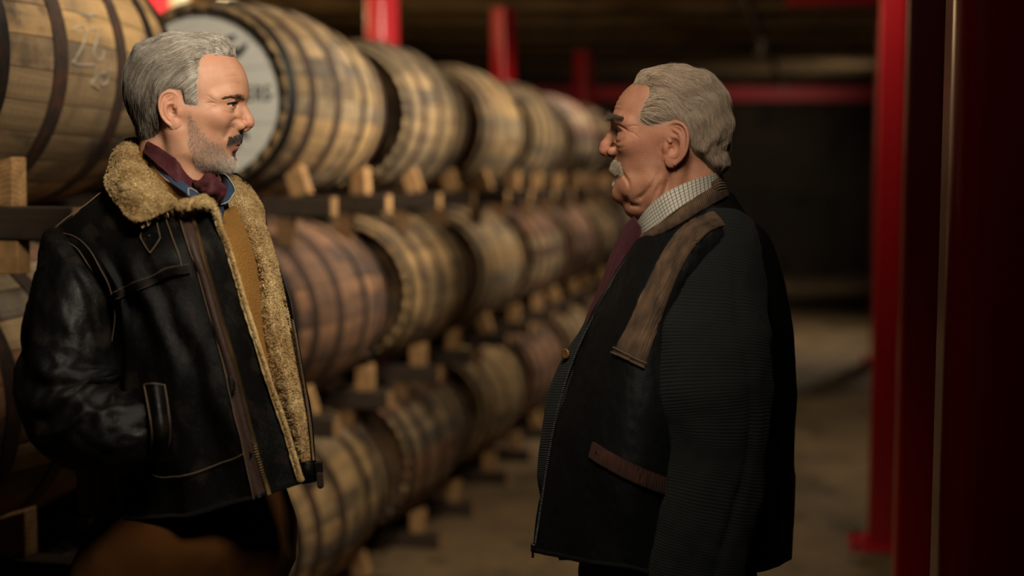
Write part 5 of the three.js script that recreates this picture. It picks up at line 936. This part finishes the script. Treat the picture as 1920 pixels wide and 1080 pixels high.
  piece('left_front', sheet(16, 80, raised(net(LN.map((r, i) => [[r[0][0] + 6, r[0][1], r[0][2] + 0.03], [r[1][0] + 6, r[1][1], r[1][2] + 0.035], [r[2][0] + (i > 5 ? 8 : 2), r[2][1], r[2][2] + 0.016]]).concat([[[562, 905, 1.975], [576, 906, 1.96], [592, 902, 1.965]]])), (u, v, p) => crumple(p)), { thick: 0.006, uv: (u, v) => [u * 0.1, v * 0.6] }), leatherMat);
  piece('hem_corner', sheet(8, 10, raised(net([[[560, 868, 1.962], [574, 866, 1.945], [590, 862, 1.955]], [[560, 886, 1.958], [575, 886, 1.94], [592, 884, 1.952]], [[561, 906, 1.96], [576, 905, 1.945], [593, 901, 1.956]]]), (u, v, p) => crumple(p)), { thick: 0.008, uv: (u, v) => [u * 0.03, v * 0.04] }), leatherMat);
  { const z = [[548, 600, 2.02], [561, 670, 2.0], [574, 746, 1.985], [583, 812, 1.965], [588, 862, 1.952], [592, 880, 1.946]].map((q) => seen(...q)), g = []; const f = curve(z); for (let i = 0; i < 120; i++) { const t = bevelBox(0.0034, 0.0015, 0.002, 0.0004), p = f(i / 119); t.rotateZ(-0.3); t.translate(p.x, p.y, p.z); g.push(t); } const m = piece('zip_teeth', mergeGeometries(g), brassMat); m.userData.kind = 'stuff'; piece('zip_tape', tube(z.map((q) => q.clone().add(V(0.001, 0, -0.002))), 0.0024, 5), ironMat);
    const s = seen(598, 876, 1.942), body = bevelBox(0.012, 0.018, 0.008, 0.002); body.rotateZ(0.1); body.translate(s.x, s.y, s.z); piece('zip_slider', body, ironMat); const pull = new THREE.CapsuleGeometry(0.0055, 0.016, 6, 12), q = seen(600, 900, 1.94); pull.rotateZ(0.08); pull.translate(q.x, q.y, q.z); piece('zip_pull', pull, brownLeather); }
}

// ---------------------------------------------------------------- the older man in the quilted waistcoat
{
  const base = seen(1290, 400, 2.12); base.y = 0;
  const man = thing('person', 'older white haired man in a black waistcoat over a green knitted jumper, facing left', 'person', base.toArray());
  const own = (name, geo, mat, parent = man, label) => { geo.translate(-base.x, 0, -base.z); return part(name, geo, mat, parent, label); };
  const noUv = (g) => { g.deleteAttribute('uv'); return g; };
  const h = headB(), ho = seen(1266, 275, 2.1), turn = Math.PI - 0.19, headAt = (g) => { g.rotateY(turn); g.translate(ho.x, ho.y, ho.z); return g; };
  const at = (r, y, f) => [-0.97 * f + 0.1 * r, y, 0.97 * r + 0.1 * f]; // r towards his left (the camera), f forwards
  const rel = (...q) => seen(...q).sub(base).toArray();
  const legs = [1, -1].map((s) => [at(0.1 * s, 0.86, 0.03), at(0.11 * s, 0.47, 0.03), at(0.125 * s, 0.07, -0.01)]);
  const plain = trunk({ wide: [0.115, 0.15], chest: at(0, 1.25, 0.0), belly: at(0, 1.05, 0.06), hip: at(0, 0.9, 0), neck: [ho.x - base.x + 0.03, 1.45, 0],
    arms: [[rel(1350, 470, 1.985), rel(1336, 740, 1.925), rel(1295, 1190, 1.88)], [rel(1330, 470, 2.33), rel(1330, 740, 2.39), rel(1292, 1190, 2.345)]], legs,
    hands: [[rel(1293, 1215, 1.88), [-0.1, -1, 0.02], [-0.98, 0.1, 0.1], 0.8], [rel(1290, 1215, 2.345), [-0.1, -1, 0.02], [-0.98, 0.1, -0.1], -0.8]] });
  cm(plain); plain.translate(base.x, 0, base.z); paint(plain, () => [0.45, 0.25, 0.17]); plain.setAttribute('uv', new THREE.BufferAttribute(new Float32Array(plain.attributes.position.count * 2), 2));
  own('body', mergeGeometries([headAt(h.skin), plain]), oldSkinMat);
  own('hair', headAt(mergeGeometries(h.hair.map(noUv))), hairMat, man, 'thick white combed back hair');
  own('moustache', headAt(h.moustache), hairMat, man, 'bushy white moustache'); own('eyebrows', headAt(h.brows), hairMat, man, 'bushy grey eyebrows'); h.lashes.forEach((g) => own('eyelashes', headAt(g), hairMat)); own('stubble', headAt(h.stubble), hairMat);
  for (const e of h.eyes) { const m = part('eye', h.eye, eyeMat, man), p = V(...e).applyAxisAngle(V(0, 1, 0), turn); m.position.set(ho.x + p.x - base.x, ho.y + p.y, ho.z + p.z - base.z); m.rotation.y = turn; }
  const tr = legsAndShoes({ hip: at(0, 0.9, 0.03), hipR: [0.14, 0.13, 0.17], legs, top: 0.99 }); tr.translate(base.x, 0, base.z); { const p = tr.attributes.position, u = new Float32Array(p.count * 2); for (let i = 0; i < p.count; i++) { u[2 * i] = p.getX(i) + p.getZ(i); u[2 * i + 1] = p.getY(i); } tr.setAttribute('uv', new THREE.BufferAttribute(u, 2)); }
  own('trousers', tr, trouserB, man, 'dark trousers');
  for (const l of legs) { const g = shoe(-0.97, 0.1, l[2]); g.translate(base.x, 0, base.z); own('shoe', g, shoeMat); }
  // cardigan body: closed rings
  const CX = [[405, 1200, 1345], [440, 1176, 1370], [500, 1150, 1400], [580, 1110, 1430], [637, 1078, 1440], [686, 1050, 1445], [749, 1026, 1450], [813, 1015, 1450], [876, 1010, 1450], [918, 1014, 1450], [990, 1030, 1450], [1050, 1050, 1440]];
  const ringNet = net(CX.map(([y, a, b]) => { const c = (a + b) / 2, w = (b - a) / 2, d = y < 450 ? 0.1 : 0.16, out = []; for (let i = 0; i < 12; i++) { const t = i / 12 * 6.28318; out.push([c - Math.cos(t) * w, y, 2.12 - Math.sin(t) * d]); } return out; }), true);
  own('cardigan', sheet(96, 90, raised(ringNet, (u, v, p) => 0.004 * fbm(p.x * 12, p.y * 9, p.z * 12, 3)), { closeU: true, uv: (u, v) => [u * 1.1, v * 0.6] }), knitMat, man, 'dark knitted cardigan');
  { const b = seen(1062, 663, 2.075), g = new THREE.LatheGeometry([[0, 0.0035], [0.004, 0.003], [0.006, 0.0042], [0.0085, 0.0036], [0.009, 0.0015], [0.008, 0]].map(([x, y]) => new THREE.Vector2(x, y)), 24); g.rotateX(Math.PI / 2); g.rotateY(-0.9); g.translate(b.x, b.y, b.z); own('button', g, std({ color: 0x6b4a26, roughness: 0.4, name: 'horn_button' })); }
  own('tie', sheet(24, 60, raised(net([[[1188, 404, 2.1], [1190, 412, 2.05], [1200, 425, 2.02]], [[1172, 424, 2.1], [1180, 434, 2.05], [1196, 448, 2.02]], [[1147, 470, 2.11], [1158, 480, 2.06], [1184, 470, 2.035]], [[1124, 534, 2.11], [1135, 536, 2.065], [1152, 520, 2.05]], [[1103, 585, 2.11], [1112, 590, 2.08], [1120, 580, 2.06]], [[1085, 630, 2.12], [1090, 634, 2.09], [1096, 630, 2.08]]]), (u, v, p) => 0.002 * noise(p.x * 40, p.y * 30, p.z * 40)), { thick: 0.012, uv: (u, v) => [u * 0.08, v * 0.25] }), tieMat, man, 'burgundy wool tie');
  // checked shirt collar and corduroy stand collar
  own('shirt_collar', sheet(70, 12, net([[[1196, 413, 2.05], [1204, 402, 2.02], [1220, 384, 2.0], [1252, 359, 1.985], [1300, 337, 2.0], [1340, 325, 2.05], [1352, 322, 2.12], [1330, 318, 2.2]], [[1195, 425, 2.045], [1206, 418, 2.012], [1226, 402, 1.99], [1258, 378, 1.972], [1302, 354, 1.99], [1342, 338, 2.045], [1356, 332, 2.13], [1330, 330, 2.22]], [[1196, 442, 2.04], [1212, 436, 2.0], [1234, 420, 1.975], [1264, 396, 1.96], [1304, 370, 1.98], [1344, 350, 2.04], [1358, 340, 2.14], [1330, 340, 2.24]]]), { thick: 0.004, uv: (u, v) => [u * 42, v * 7] }), checkMat, man, 'brown checked shirt collar');
  // waistcoat shell: from the near front edge round the back to the far front edge
  const W = net([
    [[1192, 456, 2.03], [1215, 444, 1.995], [1255, 424, 1.97], [1305, 400, 1.975], [1345, 378, 2.03], [1372, 362, 2.13], [1340, 360, 2.25], [1260, 395, 2.29], [1200, 440, 2.22]],
    [[1172, 486, 2.035], [1208, 474, 1.965], [1255, 454, 1.925], [1310, 428, 1.915], [1362, 412, 1.965], [1402, 408, 2.13], [1370, 410, 2.33], [1260, 440, 2.36], [1180, 480, 2.24]],
    [[1146, 527, 2.04], [1192, 522, 1.945], [1250, 512, 1.9], [1318, 490, 1.905], [1395, 452, 1.96], [1443, 450, 2.13], [1400, 460, 2.36], [1260, 490, 2.4], [1150, 520, 2.25]],
    [[1112, 590, 2.045], [1166, 590, 1.93], [1228, 590, 1.885], [1310, 580, 1.92], [1420, 545, 1.985], [1474, 540, 2.14], [1430, 550, 2.38], [1260, 570, 2.43], [1115, 590, 2.26]],
    [[1074, 672, 2.05], [1136, 676, 1.92], [1205, 680, 1.87], [1300, 680, 1.9], [1430, 650, 1.99], [1484, 640, 2.14], [1440, 650, 2.39], [1260, 670, 2.45], [1080, 670, 2.27]],
    [[1045, 765, 2.055], [1112, 768, 1.915], [1190, 772, 1.855], [1290, 775, 1.89], [1430, 755, 1.99], [1491, 748, 2.14], [1445, 755, 2.4], [1260, 765, 2.47], [1050, 765, 2.28]],
    [[1025, 868, 2.055], [1098, 868, 1.91], [1180, 872, 1.845], [1280, 876, 1.89], [1428, 860, 1.99], [1488, 850, 2.14], [1445, 855, 2.4], [1260, 865, 2.47], [1032, 865, 2.28]],
    [[1011, 960, 2.05], [1088, 966, 1.91], [1176, 972, 1.85], [1280, 975, 1.9], [1425, 960, 1.99], [1486, 950, 2.14], [1445, 955, 2.4], [1260, 960, 2.46], [1020, 958, 2.28]],
    [[1000, 1033, 2.045], [1082, 1050, 1.915], [1172, 1064, 1.86], [1280, 1085, 1.91], [1422, 1070, 2.0], [1481, 1044, 2.14], [1440, 1045, 2.39], [1260, 1045, 2.45], [1010, 1035, 2.28]]]);
  const WF = raised(W, (u, v, p) => { const quilt = Math.min(Math.abs(((u * 14 + v * 3) % 1) - 0.5), Math.abs(((u * 14 - v * 3 + 9) % 1) - 0.5)); return 0.004 * fbm(p.x * 13, p.y * 7, p.z * 13, 3) + 0.003 * ridge(p.x * 7 + p.y * 4, p.y * 5, p.z * 7) - 0.0015 * (1 - sstep(0, 0.05, quilt)); });
  const vest = own('waistcoat', sheet(130, 110, WF, { thick: 0.008, uv: (u, v) => [u * 1.25, v * 0.68] }), vestMat, man, 'black quilted waistcoat');
  const piece = (name, geo, mat, label) => own(name, geo, mat, vest, label), find = finder(WF, 0, 0.64);
  piece('corduroy_collar', sheet(80, 10, net([[[1193, 441, 2.045], [1211, 434, 1.998], [1236, 418, 1.97], [1268, 396, 1.955], [1306, 368, 1.972], [1342, 346, 2.03], [1354, 334, 2.1], [1345, 330, 2.2]], [[1191, 450, 2.04], [1213, 442, 1.988], [1240, 428, 1.96], [1273, 408, 1.945], [1311, 382, 1.965], [1348, 358, 2.025], [1362, 350, 2.1], [1350, 345, 2.22]], [[1190, 458, 2.038], [1215, 449, 1.985], [1244, 436, 1.958], [1278, 417, 1.943], [1316, 394, 1.965], [1352, 374, 2.025], [1368, 364, 2.11], [1352, 362, 2.24]]]), { thick: 0.006, uv: (u, v) => [u * 0.36, v * 0.04] }), cordMat, 'brown corduroy collar');
  piece('collar_tab', sheet(8, 12, net([[[1334, 342, 2.025], [1346, 334, 2.05], [1356, 334, 2.09]], [[1338, 356, 2.012], [1352, 350, 2.035], [1362, 350, 2.08]], [[1341, 372, 2.015], [1355, 368, 2.04], [1366, 364, 2.085]]]), { thick: 0.006, uv: (u, v) => [v * 0.03, u * 0.03] }), cordMat);
  piece('corduroy_patch', sheet(16, 70, patch(WF, find, [[1346, 397], [1322, 404], [1298, 415], [1278, 431], [1258, 453], [1240, 482], [1222, 515], [1205, 552], [1186, 596], [1168, 632], [1150, 661]], [[1366, 424], [1346, 427], [1324, 438], [1305, 457], [1288, 482], [1272, 512], [1258, 544], [1244, 580], [1230, 618], [1218, 655], [1208, 690]], 0.003), { thick: 0.004, uv: (u, v) => [u * 0.05, v * 0.3] }), cordMat, 'brown corduroy shoulder patch');
  piece('seam_stitching', seam(WF, find, [[1154, 652], [1180, 666], [1212, 682]], 0.0009, 0.0045), threadMat); piece('seam_stitching', seam(WF, find, [[1150, 661], [1180, 675], [1208, 690]], 0.0009, 0.0045), threadMat);
  piece('pocket_welt', sheet(60, 8, patch(WF, find, [[1112, 830], [1107, 858]], [[1112, 830], [1107, 858]], 0.003) && ((a, b) => { const S = (u, v) => { const q = find(lerp(a(u)[0], b(u)[0], v), lerp(a(u)[1], b(u)[1], v)); return WF(q[0], q[1]).addScaledVector(normalOf(WF, q[0], q[1]), 0.004); }; return S; })((u) => [lerp(1114, 1250, u), 829 + 66 * u + 6 * Math.sin(u * 3.14)], (u) => [lerp(1107, 1248, u), 857 + 70 * u + 6 * Math.sin(u * 3.14)]), { thick: 0.005, uv: (u, v) => [u * 0.125, v * 0.03] }), welMat, 'russet corduroy pocket edge');
  // zip along the front edge with its pull
  { const e = [[1192, 457], [1172, 486], [1146, 527], [1112, 590], [1074, 672], [1045, 765], [1025, 868], [1011, 960], [1000, 1030]], z = [2.027, 2.03, 2.034, 2.038, 2.042, 2.047, 2.047, 2.043, 2.04], pts = e.map((q, i) => seen(q[0] + 3, q[1], z[i] - 0.004));
    piece('zip_tape', tube(pts, 0.0028, 6), ironMat); const f = curve(pts), g = []; for (let i = 0; i < 210; i++) { const t = bevelBox(0.0034, 0.0014, 0.0022, 0.0004), p = f(i / 209); t.translate(p.x - 0.0015, p.y, p.z + 0.0025); g.push(t); } const m = piece('zip_teeth', mergeGeometries(g), std({ color: 0x4a4a4a, roughness: 0.4, metalness: 0.7, name: 'dull_zip' })); m.userData.kind = 'stuff';
    const s = bevelBox(0.008, 0.012, 0.007, 0.002), q = seen(1000, 1026, 2.03); s.translate(q.x, q.y, q.z); piece('zip_slider', s, ironMat); const p2 = bevelBox(0.004, 0.014, 0.002, 0.0009), w = seen(999, 1038, 2.03); p2.translate(w.x, w.y, w.z); piece('zip_pull', p2, ironMat); }
  piece('hem', seam(WF, (x, y) => [x, y], [[0.003, 0.994], [0.15, 0.994], [0.3, 0.994], [0.45, 0.994], [0.6, 0.994]], 0.004, 0.0005), vestMat);
  // knitted sleeves
  const S1 = sleeve([[1352, 425, 2.02, 0.03], [1350, 452, 1.985, 0.06], [1347, 500, 1.965, 0.07], [1340, 560, 1.95, 0.08], [1335, 640, 1.935, 0.092], [1335, 720, 1.92, 0.092], [1340, 790, 1.91, 0.08], [1336, 860, 1.905, 0.073], [1325, 940, 1.895, 0.071], [1312, 1010, 1.89, 0.071], [1303, 1080, 1.885, 0.07], [1296, 1160, 1.88, 0.06], [1292, 1215, 1.88, 0.046]]);
  own('sleeve', sheet(96, 190, raised(S1, (u, v, p) => -0.007 * Math.exp(-(((u - 0.56 + 0.03 * Math.sin(v * 9)) / 0.018) ** 2)) * sstep(0.12, 0.3, v) + 0.007 * fbm(v * 6, Math.cos(u * 6.28) * 1.1, Math.sin(u * 6.28) * 1.1, 3) + 0.008 * sstep(0.2, 0.5, v) * ridge(v * 3.2 + Math.cos(u * 6.28) * 0.7, Math.sin(u * 6.28) * 0.6, 2)), { closeU: true, uv: (u, v) => [u * 0.5, v * 0.68] }), knitMat, man, 'green grey knitted sleeve');
  const S2 = sleeve([[1330, 430, 2.3, 0.05], [1330, 500, 2.36, 0.075], [1330, 640, 2.39, 0.085], [1330, 780, 2.39, 0.078], [1320, 940, 2.37, 0.07], [1300, 1080, 2.35, 0.066], [1290, 1215, 2.34, 0.046]]);
  own('sleeve', sheet(40, 60, S2, { closeU: true, uv: (u, v) => [u * 0.5, v * 0.68] }), knitMat);
}
renderer.render(scene, camera);
